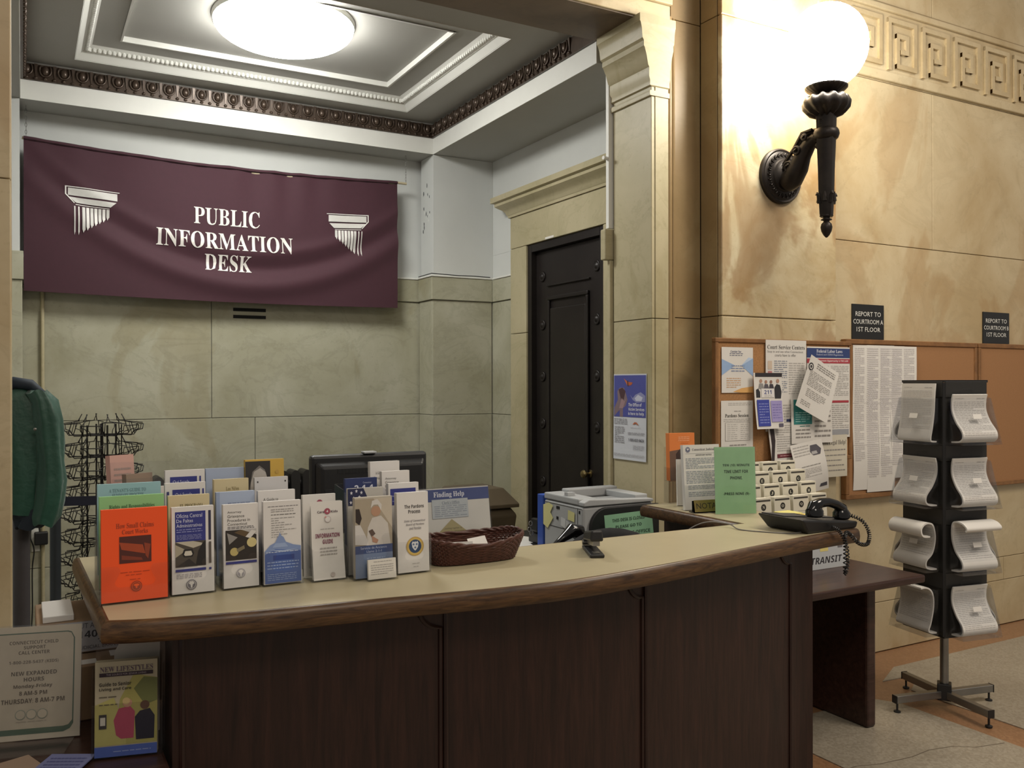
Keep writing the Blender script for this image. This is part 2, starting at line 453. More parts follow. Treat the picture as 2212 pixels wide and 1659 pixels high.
# ---- wall strip and pilaster at the right side of the opening
wp = struct(BX('wall_pilaster', M_JOINT, None, (2.715, 3.05, YW+0.02, YA-0.005, 0, LINT)))
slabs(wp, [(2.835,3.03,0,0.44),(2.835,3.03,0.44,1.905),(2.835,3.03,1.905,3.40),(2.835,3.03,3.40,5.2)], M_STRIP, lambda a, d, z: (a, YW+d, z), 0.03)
slabs(wp, [(YW-0.03,YA,0,0.44),(YW-0.03,YA,0.44,1.895),(YW-0.03,YA,1.895,LINT)], M_CASE, lambda a, d, z: (XR+d, a, z), 0.02)
slabs(wp, [(2.7135,2.80,0,0.44),(2.7135,2.80,0.44,1.895),(2.7135,2.80,1.895,LINT)], M_CASE, lambda a, d, z: (a, YW-0.03+d, z), 0.05)
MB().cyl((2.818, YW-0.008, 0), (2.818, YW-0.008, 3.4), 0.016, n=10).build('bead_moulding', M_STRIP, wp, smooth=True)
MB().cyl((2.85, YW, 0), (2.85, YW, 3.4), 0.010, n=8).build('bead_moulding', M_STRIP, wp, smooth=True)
# capital: a profile swept round the pilaster's corner
def sweep(prof, path, name, m, parent, closed_prof=True):
    """prof: (out, z); path: list of (x, y, nx, ny) with mitre normals"""
    rings = [[(x+o*nx, y+o*ny, z) for o, z in prof] for x, y, nx, ny in path]
    return MB().loft(rings).build(name, m, parent, smooth=True)
cap = [(0,3.03),(0.012,3.035),(0.012,3.06),(0.02,3.075),(0.02,3.12),(0.03,3.13),(0.042,3.17),(0.06,3.205),(0.066,3.21),(0.066,3.235),
       (0.078,3.245),(0.084,3.29),(0.094,3.315),(0.10,3.32),(0.10,LINT-0.002),(0,LINT-0.002)]
cpath = [(XR, YA+0.004, -1, 0), (XR, YW-0.03, -1, -0.4), (2.80, YW-0.03, 0.12, -0.4)]
sweep(cap, cpath, 'capital', M_CASE, wp)
sweep([(0,2.985),(0.012,2.985),(0.014,2.998),(0.012,3.01),(0,3.01)], cpath, 'neck_fillet', M_CASE, wp)
# plaster edge and dado block at the back of the reveal
BX('plaster_edge', M_WHITE, wp, (2.668, XRW, YA+0.006, YA+0.03, 2.385, ZS-0.002))
BX('dado_block', M_CASE, wp, (2.645, XRW, YA+0.006, YA+0.05, 2.22, 2.38), bevel=0.006)
BX('dado_block', M_CASE, wp, (2.675, XRW, YA+0.006, YA+0.03, 0, 2.218), bevel=0.004)
MB().cyl((2.668, 3.77, 2.75), (2.640, 3.765, 2.75), 0.010, n=8).build('wall_hook', M_WHITE, wp, smooth=True)
# ---- wall to the left of the opening
wl = struct(BX('wall_left', M_JOINT, None, (-1.6, XL-0.02, YW+0.02, YA-0.004, 0, 5.2)))
slabs(wl, [(-1.6,XL,0,0.44),(-1.6,XL,0.44,2.28),(-1.6,XL,2.28,LINT),(-1.6,XL,LINT,5.2)], M_HALL, lambda a, d, z: (a, YW+d, z), 0.019)
slabs(wl, [(YW+0.02,YA,0,0.44),(YW+0.02,YA,0.44,2.28),(YW+0.02,YA,2.28,LINT)], M_HALL, lambda a, d, z: (XL-d, a, z), 0.019)
# ---- lintel over the opening
li = struct(BX('wall_lintel', M_LINT, None, (XL-0.02, 2.83, YW+0.0, YA+0.02, LINT, 5.2)))
BX('lintel_soffit_slab', M_LINT, li, (XL, XR, YW-0.02, YA+0.03, LINT-0.006, LINT-0.001))
BX('architrave', M_HALL, li, (XL-0.3, 2.81, YW-0.03, YW-0.001, LINT+0.002, LINT+0.085), bevel=0.004)
BX('architrave', M_HALL, li, (XL-0.3, 2.815, YW-0.045, YW-0.001, LINT+0.087, LINT+0.19), bevel=0.004)
BX('architrave', M_HALL, li, (XL-0.3, 2.82, YW-0.06, YW-0.001, LINT+0.192, LINT+0.4), bevel=0.004)

# ---- alcove: back wall, corner piers, right wall
wb = struct(BX('wall_back', M_PLAST, None, (-0.50, XRW+0.1, YB, YB+0.15, 0, 3.7)))
ZD = 2.3504
slabs(wb, [(BX0,0.6634,0,0.45),(0.6634,1.391,0,0.45),(1.391,BX1,0,0.45),
           (BX0,1.391,0.45,1.3478),(1.391,BX1,0.45,1.3478),
           (BX0,1.1053,1.3478,2.1835),(1.1053,BX1,1.3478,2.1835)], M_ALC, lambda a, d, z: (a, YB-0.018+d, z), 0.017)
BX('dado_band', M_ALC, wb, (BX0, BX1, YB-0.030, YB-0.001, 2.1856, ZD), bevel=0.004)
BX('dado_ledge', M_WHITE, wb, (BX0, BX1, YB-0.036, YB-0.001, ZD+0.001, ZD+0.014), bevel=0.003)
MB().tube([(0.3+0.25*i, YB-0.028+0.004*math.sin(i*2.1364), ZD+0.018) for i in range(9)], 0.0035, 5).build('dado_cable', M_BLACK, wb)
cp = struct(BX('wall_corner_right', M_PLAST, None, (BX1, XRW+0.02, YC, YB-0.04, 0, ZS-0.002)))
slabs(cp, [(BX1-0.016,XRW-0.02,0,1.3478),(BX1-0.016,XRW-0.02,1.3478,2.1835)], M_ALC, lambda a, d, z: (a, YC-0.018+d, z), 0.017)
slabs(cp, [(YC-0.0,YB-0.04,0,1.3478),(YC-0.0,YB-0.04,1.3478,2.1835)], M_ALC, lambda a, d, z: (BX1-0.016+d, a, z), 0.014)
BX('dado_band', M_ALC, cp, (BX1-0.028, XRW-0.02, YC-0.030, YB-0.045, 2.1856, ZD), bevel=0.004)
BX('dado_ledge', M_WHITE, cp, (BX1-0.034, XRW-0.02, YC-0.036, YB-0.045, ZD+0.001, ZD+0.014), bevel=0.003)
MB().tube([(BX1-0.03, YB-0.06, ZD+0.02), (BX1-0.03, YC-0.03, ZD+0.022), (2.80, YC-0.034, ZD+0.017), (2.94, YC-0.034, ZD+0.02), (3.06, YC-0.034, ZD+0.018)], 0.0035, 5).build('dado_cable', M_BLACK, cp)
M_CHIP = mat('bare plaster chip', '#4a4e50', 0.9)
rn = random.Random(3)
for k in range(14):      # flaked paint on the corner pier's side
    yy = rn.uniform(YC+0.06, YB-0.08); zz = rn.uniform(2.4146, 3.08); r = rn.uniform(0.006, 0.016)
    n = 7; poly = [(r*rn.uniform(0.5, 1)*math.cos(2*PI*i/n)*0.6, r*rn.uniform(0.6, 1.5)*math.sin(2*PI*i/n)) for i in range(n)]
    MB().prism(poly, lambda p, t: (t, yy+p[0], zz+p[1]), BX1-0.0012, BX1-0.0001).build('paint_chip', M_CHIP if k % 5 else M_WHITE, cp)
cl = struct(BX('wall_corner_left', M_PLAST, None, (-0.50, BX0, YC, YB-0.04, 0, ZS-0.002)))
BX('marble_slab', M_ALC, cl, (-0.50, BX0+0.012, YC-0.018, YC-0.0005, 0, 2.1835), bevel=0.003)
BX('dado_band', M_ALC, cl, (-0.50, BX0+0.018, YC-0.030, YC-0.0005, 2.1856, ZD), bevel=0.003)
BX('marble_slab', M_ALC, cl, (BX0+0.0005, BX0+0.012, YC, YB-0.04, 0, 2.1835))
MB().cyl((0.108, YB-0.032, 0.02), (0.108, YB-0.032, 2.14), 0.011, n=10).build('wall_conduit', M_CASE, wb, smooth=True)
wleft = struct(BX('wall_alcove_left', M_PLAST, None, (-0.65, -0.50, YA, YB, 0, 3.7)))
# right wall with the door opening
rw = struct(BX('wall_alcove_right', M_PLAST, None, (XRW+0.06, XRW+0.2, YA+0.05, YB, 0, 3.7)))
BX('plaster', M_PLAST, rw, (XRW, XRW+0.058, YA+0.05, YC-0.001, 2.5377, 3.5))
BX('plaster', M_PLAST, rw, (XRW, XRW+0.058, 5.3093, YC-0.001, ZD, 2.5366))
slabs(rw, [(5.5373,YC,0,1.3478),(5.5373,YC,1.3478,2.1835)], M_ALC, lambda a, d, z: (XRW-0.012+d, a, z), 0.07)
BX('dado_band', M_ALC, rw, (XRW-0.024, XRW+0.06, 5.5373, YC-0.032, 2.1856, ZD-0.001), bevel=0.004)
BX('dado_ledge', M_WHITE, rw, (XRW-0.030, XRW-0.001, 5.5373, YC-0.038, ZD+0.001, ZD+0.014), bevel=0.003)

# ---- door with marble casing
dr = setting('door_1', (XRW, 4.8471, 0))
BX('casing', M_CASE, dr, (XRW-0.035, XRW+0.058, 5.3115, 5.534, 0, 1.9278), bevel=0.005)
BX('casing', M_CASE, dr, (XRW-0.035, XRW+0.058, 5.3115, 5.534, 1.931, 2.5366), bevel=0.005)
BX('casing', M_CASE, dr, (XRW-0.035, XRW+0.058, 4.1088, 4.3806, 0, 2.5366), bevel=0.005)
BX('header', M_CASE, dr, (XRW-0.035, XRW-0.001, 4.1088, 5.534, 2.5387, 2.7624), bevel=0.004)
corn = [(0.0,2.7624),(0.012,2.7624),(0.014,2.7784),(0.02,2.7838),(0.026,2.7998),(0.042,2.8191),(0.066,2.834),(0.085,2.8479),(0.085,2.8694),(0.107,2.8747),(0.107,2.9122),(0.0,2.9175)]
rings = []
for y, k in ((5.534, 1), (4.1088, -1)):
    rings.append([(XRW-0.035-o, y+(o if k > 0 else 0), z) for o, z in corn])
mb = MB().loft(rings); mb.loft([[(XRW-0.001, 5.534, z) for o, z in corn], [(XRW-0.001, 5.534+o, z) for o, z in corn], [(XRW-0.035-o, 5.534+o, z) for o, z in corn]])
mb.build('cornice', M_CASE, dr, smooth=True)
BX('jamb', M_DOOR, dr, (XRW-0.02, XRW+0.058, 5.2591, 5.3093, 0, 2.5344))
BX('jamb', M_DOOR, dr, (XRW-0.02, XRW+0.058, 4.3827, 4.4352, 0, 2.5344))
BX('head_jamb', M_DOOR, dr, (XRW-0.02, XRW+0.058, 4.4373, 5.2569, 2.4841, 2.5344))
leaf = BX('door_leaf', M_DOOR, dr, (XRW+0.02, XRW+0.058, 4.4373, 5.2569, 0.01, 2.4788))
BX('door_panel', M_DOOR, leaf, (XRW+0.006, XRW+0.019, 4.6331, 5.0611, 0.35, 2.0829), bevel=0.008)
for a, b, c, d in ((4.601,4.6278,0.3,2.1364),(5.0665,5.0932,0.3,2.1364),(4.601,5.0932,2.1375,2.1642),(4.601,5.0932,0.27,0.299)):
    BX('door_moulding', M_DOOR, leaf, (XRW+0.0, XRW+0.019, a, b, c, d), bevel=0.006)
BX('door_moulding', M_DOOR, leaf, (XRW+0.004, XRW+0.019, 4.5903, 5.1039, 2.2327, 2.2434), bevel=0.003)
ros = MB().lathe([(0.036,0.0),(0.036,0.006),(0.03,0.011),(0.026,0.007),(0.018,0.009),(0.012,0.015),(0.002,0.017)], n=14).mesh('rosette', True); ros.materials.append(M_DOOR)
for yy in (4.5207, 5.1734):
    for zz in (2.3076, 1.9759, 1.6228, 1.3018, 0.9059, 0.6):
        inst('rosette', ros, leaf, (XRW+0.02, yy, zz), (0, -PI/2, 0))
kn = MB().lathe([(0.026,0),(0.026,0.005),(0.009,0.008),(0.009,0.03),(0.022,0.038),(0.027,0.05),(0.02,0.062),(0.003,0.066)], n=16)
kn.xf = Matrix.Translation((XRW+0.02, 4.601, 1.0075)) @ Matrix.Rotation(-PI/2, 4, 'Y')
kn.build('door_knob', mat('aged brass', '#9a8a62', 0.3, 0.9), leaf, smooth=True)
BX('tape_scrap', M_PAPER, dr, (XRW-0.0365, XRW-0.0352, 4.9434, 5.0504, 2.5409, 2.5558))

# ---- ceiling: dropped beam, egg-and-dart trim, coffer
ce = struct(BX('ceiling', M_CEIL, None, (-0.50, XRW+0.1, YA+0.031, YB, 3.64, 3.72)))
FX0, FX1, FY0, FY1 = 0.272, 2.335, 4.21, 5.69        # coffer opening
for b in ((BX0,BX1,FY1,YC,ZC,3.63),(BX0,BX1,YA+0.031,FY0,ZC,3.63),(BX0,FX0,FY0,FY1,ZC,3.63),(FX1,BX1,FY0,FY1,ZC,3.63)):
    BX('ceiling_margin', M_CEIL, ce, b)
beam = struct(setting('trim_2', (1.2, YC, ZS)))
for b in ((BX0-0.45,XRW+0.1,YC,YB-0.001,ZS,3.63),(BX1,XRW+0.1,YA+0.031,YC-0.001,ZS,3.63),(-0.50,BX0,YA+0.031,YC-0.001,ZS,3.63)):
    BX('beam', M_CEIL, beam, b)
BX('beam_fascia', M_WHITE, beam, (BX0, BX1-0.004, YC-0.004, YC-0.0003, ZS-0.002, ZE0))
BX('beam_fascia', M_WHITE, beam, (BX1-0.004, BX1-0.0003, YA+0.032, YC-0.0045, ZS-0.002, ZE0))
BX('beam_fascia', M_WHITE, beam, (BX0+0.0003, BX0+0.004, YA+0.032, YC-0.0045, ZS-0.002, ZE0))
# sloped mouldings of the coffer
def ring4(x0, x1, y0, y1, z): return [(x0, y0, z), (x1, y0, z), (x1, y1, z), (x0, y1, z)]
def frame_ring(prof, name, m, parent):     # prof (inset, z) swept round the coffer opening
    n = len(prof); vs = []; fs = []
    for i, z in prof: vs += ring4(FX0+i, FX1-i, FY0+i, FY1-i, z)
    for k in range(n-1):
        for q in range(4):
            fs.append((k*4+q, k*4+(q+1) % 4, (k+1)*4+(q+1) % 4, (k+1)*4+q))
    return MB().add(vs, fs).build(name, m, parent)
co = ce
frame_ring([(-0.004,ZC+0.002),(-0.004,ZC-0.003),(0.03,ZC+0.035),(0.036,ZC+0.035),(0.036,ZC+0.04)], 'coffer_fascia', M_WHITE, co)
frame_ring([(0.036,ZC+0.04),(0.078,ZC+0.066),(0.084,ZC+0.07)], 'coffer_cove', M_WHITE, co)
frame_ring([(0.084,ZC+0.070),(0.219,ZC+0.072)], 'coffer_band', M_CEIL, co)
frame_ring([(0.219,ZC+0.066),(0.231,ZC+0.066),(0.235,ZC+0.096)], 'coffer_step', M_WHITE, co)
frame_ring([(0.235,ZC+0.096),(0.60,ZC+0.096)], 'coffer_panel', M_CEIL, co)
BX('coffer_panel', M_CEIL, co, (FX0+0.55, FX1-0.55, FY0+0.55, FY1-0.55, ZC+0.0965, ZC+0.11))
bd = MB(); i0 = 0.058; zb = ZC+0.048
for x0, y0, x1, y1 in ((FX0+i0,FY1-i0,FX1-i0,FY1-i0),(FX1-i0,FY1-i0,FX1-i0,FY0+i0),(FX0+i0,FY0+i0,FX0+i0,FY1-i0)):
    n = int(math.hypot(x1-x0, y1-y0)/0.026)
    for k in range(n):
        t = (k+0.5)/n; bd.ball((x0+(x1-x0)*t, y0+(y1-y0)*t, zb), (0.0125, 0.0125, 0.016), 6, 4)
o = bd.build('bead_row', M_WHITE, co, smooth=True); o['kind'] = 'stuff'
# egg-and-dart
ed = setting('trim_3', (1.2, YC-0.01, ZE0))
BX('egg_backing', M_BRONZE, ed, (BX0+0.002, BX1-0.002, YC-0.018, YC-0.0045, ZE0+0.001, ZE1))
BX('egg_backing', M_BRONZE, ed, (BX1-0.018, BX1-0.0045, YA+0.031, YC-0.019, ZE0+0.001, ZE1))
BX('egg_backing', M_BRONZE, ed, (BX0+0.0045, BX0+0.018, YA+0.031, YC-0.019, ZE0+0.001, ZE1))
egg = MB().ball((0, 0, 0), (0.0205, 0.017, 0.029), 10, 7).mesh('egg', True); egg.materials.append(M_BRONZE)
cup = MB().tube([(0.031*math.sin(a), -0.004, 0.004-0.038*math.cos(a)) for a in [(-2.3+4.6*i/10) for i in range(11)]], 0.0055, 5).mesh('egg_cup', True); cup.materials.append(M_BRONZE)
dart = MB().hexa([(-0.002,-0.002,-0.036),(0.002,-0.002,-0.036),(0.002,0.004,-0.036),(-0.002,0.004,-0.036),(-0.009,-0.010,0.034),(0.009,-0.010,0.034),(0.009,0.004,0.034),(-0.009,0.004,0.034)]).mesh('dart'); dart.materials.append(M_BRONZE)
bead = MB().ball((0, 0, 0), (0.011, 0.011, 0.009), 8, 5).mesh('bead', True); bead.materials.append(M_BRONZE)
zm = (ZE0+ZE1)/2+0.012
PT = 0.0976
for i in range(27):
    x = BX0+0.035+PT*i
    if x > BX1-0.03: break
    inst('egg', egg, ed, (x, YC-0.020, zm)); inst('egg_cup', cup, ed, (x, YC-0.020, zm)); inst('dart', dart, ed, (x+PT/2, YC-0.020, zm))
    inst('bead', bead, ed, (x, YC-0.022, ZE0+0.012)); inst('bead', bead, ed, (x+PT/2, YC-0.022, ZE0+0.012))
for i in range(19):
    y = YC-0.05-PT*i
    if y < YA+0.04: break
    for xx, rz in ((BX1-0.020, -PI/2), (BX0+0.020, PI/2)):
        inst('egg', egg, ed, (xx, y, zm), (0, 0, rz)); inst('egg_cup', cup, ed, (xx, y, zm), (0, 0, rz)); inst('dart', dart, ed, (xx, y-PT/2, zm), (0, 0, rz))
        dx = -0.002 if xx > 1 else 0.002
        inst('bead', bead, ed, (xx+dx, y, ZE0+0.012)); inst('bead', bead, ed, (xx+dx, y-PT/2, ZE0+0.012))
# dark slots in the back wall
sl = thing('wall_vent', 'two short black slots set in the marble under the banner', 'vent', (1.354, YB-0.018, 2.05))
for z in (2.080, 2.032):
    BX('slot', mat('black slot', '#0b0b0b', 0.8), sl, (1.246, 1.464, YB-0.022, YB-0.0185, z-0.011, z+0.011))

# ================================================================== LAMPS
lamp = thing('ceiling_light', 'round white glass dome lamp glowing on the coffered ceiling', 'ceiling light', (1.255, 4.80, ZC+0.096))
MB().lathe([(0.380,-0.001),(0.380,-0.010),(0.374,-0.026),(0.370,-0.001)], (1.255, 4.80, ZC+0.096), 40).build('lamp_rim', M_WHITE, lamp, smooth=True)
MB().lathe([(0.373*math.cos(a), -0.026-0.125*math.sin(a)) for a in [PI/2*i/10*0.99 for i in range(11)]], (1.255, 4.80, ZC+0.096), 40).build('glass_dome', emit('lit dome glass', (1.0, 0.985, 0.93), DOME_E), lamp, smooth=True)

sx, sy = 3.424, 3.0
sc = thing('wall_sconce', 'dark bronze torch sconce with lit white globe on the marble pier', 'wall lamp', (sx, YP, 2.643))
pl = MB().lathe([(0.142,0),(0.142,0.018),(0.134,0.026),(0.126,0.024),(0.118,0.03),(0.085,0.038),(0.08,0.046),(0.06,0.05),(0.05,0.062),(0.03,0.07),(0.002,0.072)], n=36)
pl.xf = Matrix.Translation((sx, YP-0.0005, 2.643)) @ Matrix.Rotation(PI/2, 4, 'X')
bp = pl.build('backplate', M_IRON, sc, smooth=True)
mb = MB()
for i in range(26):      # scroll ornament round the plate
    a = 2*PI*i/26; c = (sx+0.104*math.cos(a), YP-0.034, 2.643+0.104*math.sin(a))
    mb.tube([(c[0]+0.011*math.cos(t+a)*(1-t/9), c[1]-0.002, c[2]+0.011*math.sin(t+a)*(1-t/9)) for t in [k*0.75 for k in range(8)]], 0.0035, 5)
o = mb.build('scroll_ornament', M_IRON, bp, smooth=True); o['kind'] = 'stuff'
arm = [(sx, YP-0.05, 2.60), (sx, YP-0.09, 2.62), (sx, YP-0.13, 2.665), (sx, YP-0.16, 2.72), (sx, YP-0.20, 2.765), (sx, YP-0.24, 2.785), (sx, sy+0.03, 2.785)]
ar = MB().tube(arm, [0.052, 0.058, 0.052, 0.042, 0.036, 0.030, 0.027], 12).build('arm', M_IRON, sc, smooth=True)
mb = MB()
for s_ in (-1, 1):
    for cy, cz, r in ((YP-0.10, 2.665, 0.034), (YP-0.155, 2.735, 0.026), (YP-0.205, 2.79, 0.018)):
        mb.tube([(sx+s_*0.045*(0.9+0.02*t), cy+r*math.cos(t)*(1-t/11), cz+r*math.sin(t)*(1-t/11)) for t in [k*0.6 for k in range(15)]], 0.007, 6)
    mb.tube([(sx+s_*0.03, YP-0.06, 2.69), (sx+s_*0.03, YP-0.13, 2.755), (sx+s_*0.028, YP-0.18, 2.82), (sx+s_*0.02, YP-0.235, 2.825)], 0.010, 6)
mb.tube([(sx, YP-0.10, 2.74), (sx, YP-0.15, 2.79), (sx, YP-0.2, 2.825), (sx, YP-0.25, 2.82)], [0.008, 0.014, 0.016, 0.014], 8)
mb.ball((sx, sy+0.05, 2.745), 0.018)
mb.build('acanthus_scroll', M_IRON, ar, smooth=True)
def sqring(r, z, n=24, k=0.5):
    out = []
    for i in range(n):
        a = 2*PI*i/n; c, s_ = math.cos(a), math.sin(a)
        q = r/max(abs(c), abs(s_)); rr = r*(1-k)*1.08+q*k
        out.append((sx+rr*c*math.cos(0.5)-rr*s_*math.sin(0.5), sy+rr*c*math.sin(0.5)+rr*s_*math.cos(0.5), z))
    return out
MB().loft([sqring(0.026, 2.385), sqring(0.030, 2.40), sqring(0.033, 2.47), sqring(0.034, 2.485), sqring(0.037, 2.62), sqring(0.042, 2.75), sqring(0.043, 2.80), sqring(0.046, 2.90)]).build('torch_shaft', M_IRON, sc, smooth=True)
mb = MB()
for i in range(4):
    a = 0.5+PI/4+i*PI/2; c, s_ = math.cos(a), math.sin(a)
    mb.tube([(sx+0.036*c, sy+0.036*s_, 2.45), (sx+0.042*c, sy+0.042*s_, 2.485), (sx+0.052*c, sy+0.052*s_, 2.498), (sx+0.058*c, sy+0.058*s_, 2.488)], [0.012, 0.010, 0.007, 0.003], 6)
    a += PI/4; c, s_ = math.cos(a), math.sin(a)
    mb.tube([(sx+0.034*c, sy+0.034*s_, 2.46), (sx+0.038*c, sy+0.038*s_, 2.505)], [0.014, 0.003], 6)
mb.build('leaf_collar', M_IRON, sc, smooth=True)
MB().lathe([(0.046,2.76),(0.056,2.768),(0.062,2.785),(0.06,2.80),(0.054,2.812),(0.046,2.818)], (sx, sy, 0), 20).build('ring_collar', M_IRON, sc, smooth=True)
mb = MB().lathe([(0.004,2.285),(0.014,2.296),(0.024,2.315),(0.028,2.335),(0.024,2.352),(0.014,2.362),(0.014,2.366),(0.026,2.370),(0.026,2.374),(0.016,2.378),(0.016,2.385),(0.032,2.388),(0.032,2.394),(0.02,2.398)], (sx, sy, 0), 16)
mb.build('finial', M_IRON, sc, smooth=True)
mb = MB()
rings = []
for r, z in ((0.046,2.872),(0.06,2.88),(0.088,2.892),(0.108,2.915),(0.112,2.94),(0.10,2.962),(0.075,2.972),(0.055,2.976)):
    rings.append([(sx+r*(1+0.035*math.sin(12*2*PI*i/72)*(r > 0.08))*math.cos(2*PI*i/72), sy+r*(1+0.035*math.sin(12*2*PI*i/72)*(r > 0.08))*math.sin(2*PI*i/72), z+0.006*math.cos(12*2*PI*i/72)) for i in range(72)])
mb.loft(rings)
mb.build('gadroon_bowl', M_IRON, sc, smooth=True)
rings = []
for r, z in ((0.05,2.972),(0.062,2.985),(0.088,3.0),(0.099,3.01),(0.10,3.018),(0.09,3.022),(0.03,3.024)):
    rings.append([(sx+r*(1+0.012*math.sin(24*2*PI*i/96))*math.cos(2*PI*i/96), sy+r*(1+0.012*math.sin(24*2*PI*i/96))*math.sin(2*PI*i/96), z) for i in range(96)])
MB().loft(rings).build('globe_dish', M_IRON, sc, smooth=True)
MB().tube([(sx-0.052+0.010*math.cos(t), sy-0.01, 2.842+0.010*math.sin(t)) for t in [2*PI*k/14 for k in range(14)]], 0.0018, 5, closed=True).build('eye_ring', M_IRON, sc)
MB().ball((sx, sy, 3.215), (0.195, 0.195, 0.205), 32, 20).build('glass_globe', emit('lit globe glass', (1.0, 0.93, 0.80), GLOBE_E), sc, smooth=True)

# ================================================================== BANNER
BY = 6.00
def banner_pt(u, v, off=0.0):
    """u 0..1 left to right, v 0..1 bottom to top"""
    x = 0.009+2.376*u
    sag = 0.036*4*u*(1-u)
    top = 3.046-0.009*u-sag*0.96; bot = 2.135-0.009*u-0.013*math.sin(PI*u)
    z = bot+(top-bot)*v
    c = (u-0.56)/0.56
    arc = v-0.62*c*c                       # swags hang from the two upper corners
    env = max(0.0, 1-abs(c))**0.5
    d = 0.034*env*math.exp(-((arc-0.13)/0.085)**2) + 0.016*env*math.exp(-((arc-0.38)/0.05)**2) - 0.024*env*math.exp(-((arc-0.25)/0.06)**2)
    d += 0.012*max(0.0, v-0.55)/0.45*math.sin(46*u+3*math.sin(9*u))*math.exp(-((u-0.5)/0.3)**2)
    d += 0.008*math.sin(7*u+2*v)
    return (x, BY-d-off, z)
ban = thing('banner', 'maroon cloth banner reading PUBLIC INFORMATION DESK hung on the alcove wall', 'banner', (1.197, BY, 2.12))
mb = MB(); mb.sheet(lambda u, v: banner_pt(u, v), 150, 70)
mb.sheet(lambda u, v: banner_pt(1-u, v, -0.003), 150, 70)
M_CLOTH = mat('maroon cloth', '#3f1c28', 0.78, var=0.05, scale=30, bump=0.03, sheen=0.15)
mb.build('cloth', M_CLOTH, ban, smooth=True)
mb = MB().tube([banner_pt(i/40, 1.0, 0.004+0.004*math.sin(i*2.3)) for i in range(41)], 0.011, 6)
mb.build('rod_sleeve', M_CLOTH, ban, smooth=True)
MB().tube([(0.001, BY-0.004, 3.046)]+[banner_pt(i/20, 0.984, -0.016) for i in range(1, 20)]+[(2.385, BY-0.004, 3.037), (2.456, BY-0.004, 3.036)], 0.0095, 10).build('rod', mat('pale wood rod', '#b9ad90', 0.6), ban, smooth=True)
def chain(x, y, z0, z1, parent):
    mb = MB(); n = int((z1-z0)/0.02); 
    for k in range(n):
        z = z0+(k+0.5)*(z1-z0)/n
        mb.tube([(x+(0.005*math.cos(t) if k % 2 else 0.0), y+(0.0 if k % 2 else 0.005*math.cos(t)), z+0.0125*math.sin(t)) for t in [2*PI*q/8 for q in range(8)]], 0.0014, 4, closed=True)
    mb.build('chain', M_STEEL, parent)
chain(0.022, BY-0.004, 3.05, ZS-0.002, ban); chain(2.452, BY-0.004, 3.04, ZS-0.002, ban)
BWID, BHEI = 2.376, 0.91
def bn(x0, z0, x1, z1, txt):
    f = lambda x, z: ((x-0.008)/2.218, (z-2.095)/0.83)
    (a, b), (c, d) = f(x0, z0), f(x1, z1)
    return ('t', '#e4e0da', 's', txt, a, b, c, d)
bel = [bn(0.912, 2.563, 1.306, 2.668, 'PUBLIC'), bn(0.697, 2.415, 1.512, 2.518, 'INFORMATION'), bn(0.975, 2.285, 1.258, 2.386, 'DESK')]
def emblem(xc, flip):
    out = []; W = '#cfcdc8'; W2 = '#e2dfda'; K = '#3c1f27'
    f = lambda x, z: ((xc+flip*x-0.008)/2.218, (2.425+z-2.095)/0.83)
    def P(col, pts): out.append(('p', col, [f(*p) for p in (pts if flip > 0 else pts[::-1])]))
    P(W2, [(-0.142,0.272),(0.142,0.268),(0.142,0.264),(-0.135,0.267),(-0.135,0.228),(-0.092,0.182),(-0.095,0.178),(-0.142,0.226)])
    P(W, [(-0.127,0.222),(0.130,0.216),(0.130,0.258),(-0.127,0.262)])
    P(W, [(-0.124,0.213),(0.125,0.206),(0.094,0.176),(-0.085,0.182)])
    P(W2, [(-0.088,0.174),(0.088,0.169),(0.088,0.166),(-0.088,0.170)])
    for i in range(9):
        x0 = -0.096+0.021*i; w = 0.007 if i < 2 else 0.016
        zb = 0.0 if i < 2 else 0.0+0.0145*(i-1)
        pts = [(x0,0.162),(x0,zb+0.02),(x0+w*0.35,zb),(x0+w*0.7,zb+0.012),(x0+w,zb+0.018),(x0+w,0.162)]
        P(W2 if i % 2 else W, pts)
    return out
bel += emblem(0.355, 1) + emblem(1.876, -1)
print_on(ban, bel, BWID, BHEI, lambda u, v, off: banner_pt(u, v, off+0.0035), 0.03, 0.0)

# ================================================================== DESK
front = [(0.146,2.066),(0.25,2.030),(0.49,1.985),(0.75,1.955),(1.03,1.915),(1.27,1.902),(1.59,1.938),(1.91,1.998),(2.265,2.060),(2.46,2.085)]
def catmull(pts, k=6):
    out = []
    for i in range(len(pts)-1):
        p0 = pts[max(i-1, 0)]; p1 = pts[i]; p2 = pts[i+1]; p3 = pts[min(i+2, len(pts)-1)]
        for j in range(k):
            t = j/k
            out.append(tuple(0.5*(2*p1[q]+(p2[q]-p0[q])*t+(2*p0[q]-5*p1[q]+4*p2[q]-p3[q])*t*t+(-p0[q]+3*p1[q]-3*p2[q]+p3[q])*t**3) for q in (0, 1)))
    out.append(pts[-1]); return out
FR = catmull(front)
outer = FR+[(2.545,2.088),(2.558,2.098),(2.558,2.95),(2.255,2.95),(2.262,2.385),(0.50,2.40),(0.50,2.88),(0.128,2.88)]
desk = thing('reception_desk', 'dark walnut reception desk with bowed front and cream laminate counter', 'desk', (1.35, 2.2, 0))
def offset_poly(poly, d):
    n = len(poly); out = []
    for i in range(n):
        a, b, c = Vector(poly[i-1]), Vector(poly[i]), Vector(poly[(i+1) % n])
        e1 = (b-a).normalized(); e2 = (c-b).normalized()
        n1 = Vector((-e1.y, e1.x)); n2 = Vector((-e2.y, e2.x)); nn = (n1+n2)
        nn = nn.normalized()/max(0.35, math.sqrt((1+n1.dot(n2))/2))
        out.append((b.x+nn.x*d, b.y+nn.y*d))
    return out
inner = offset_poly(outer, 0.016)
CT = 1.07
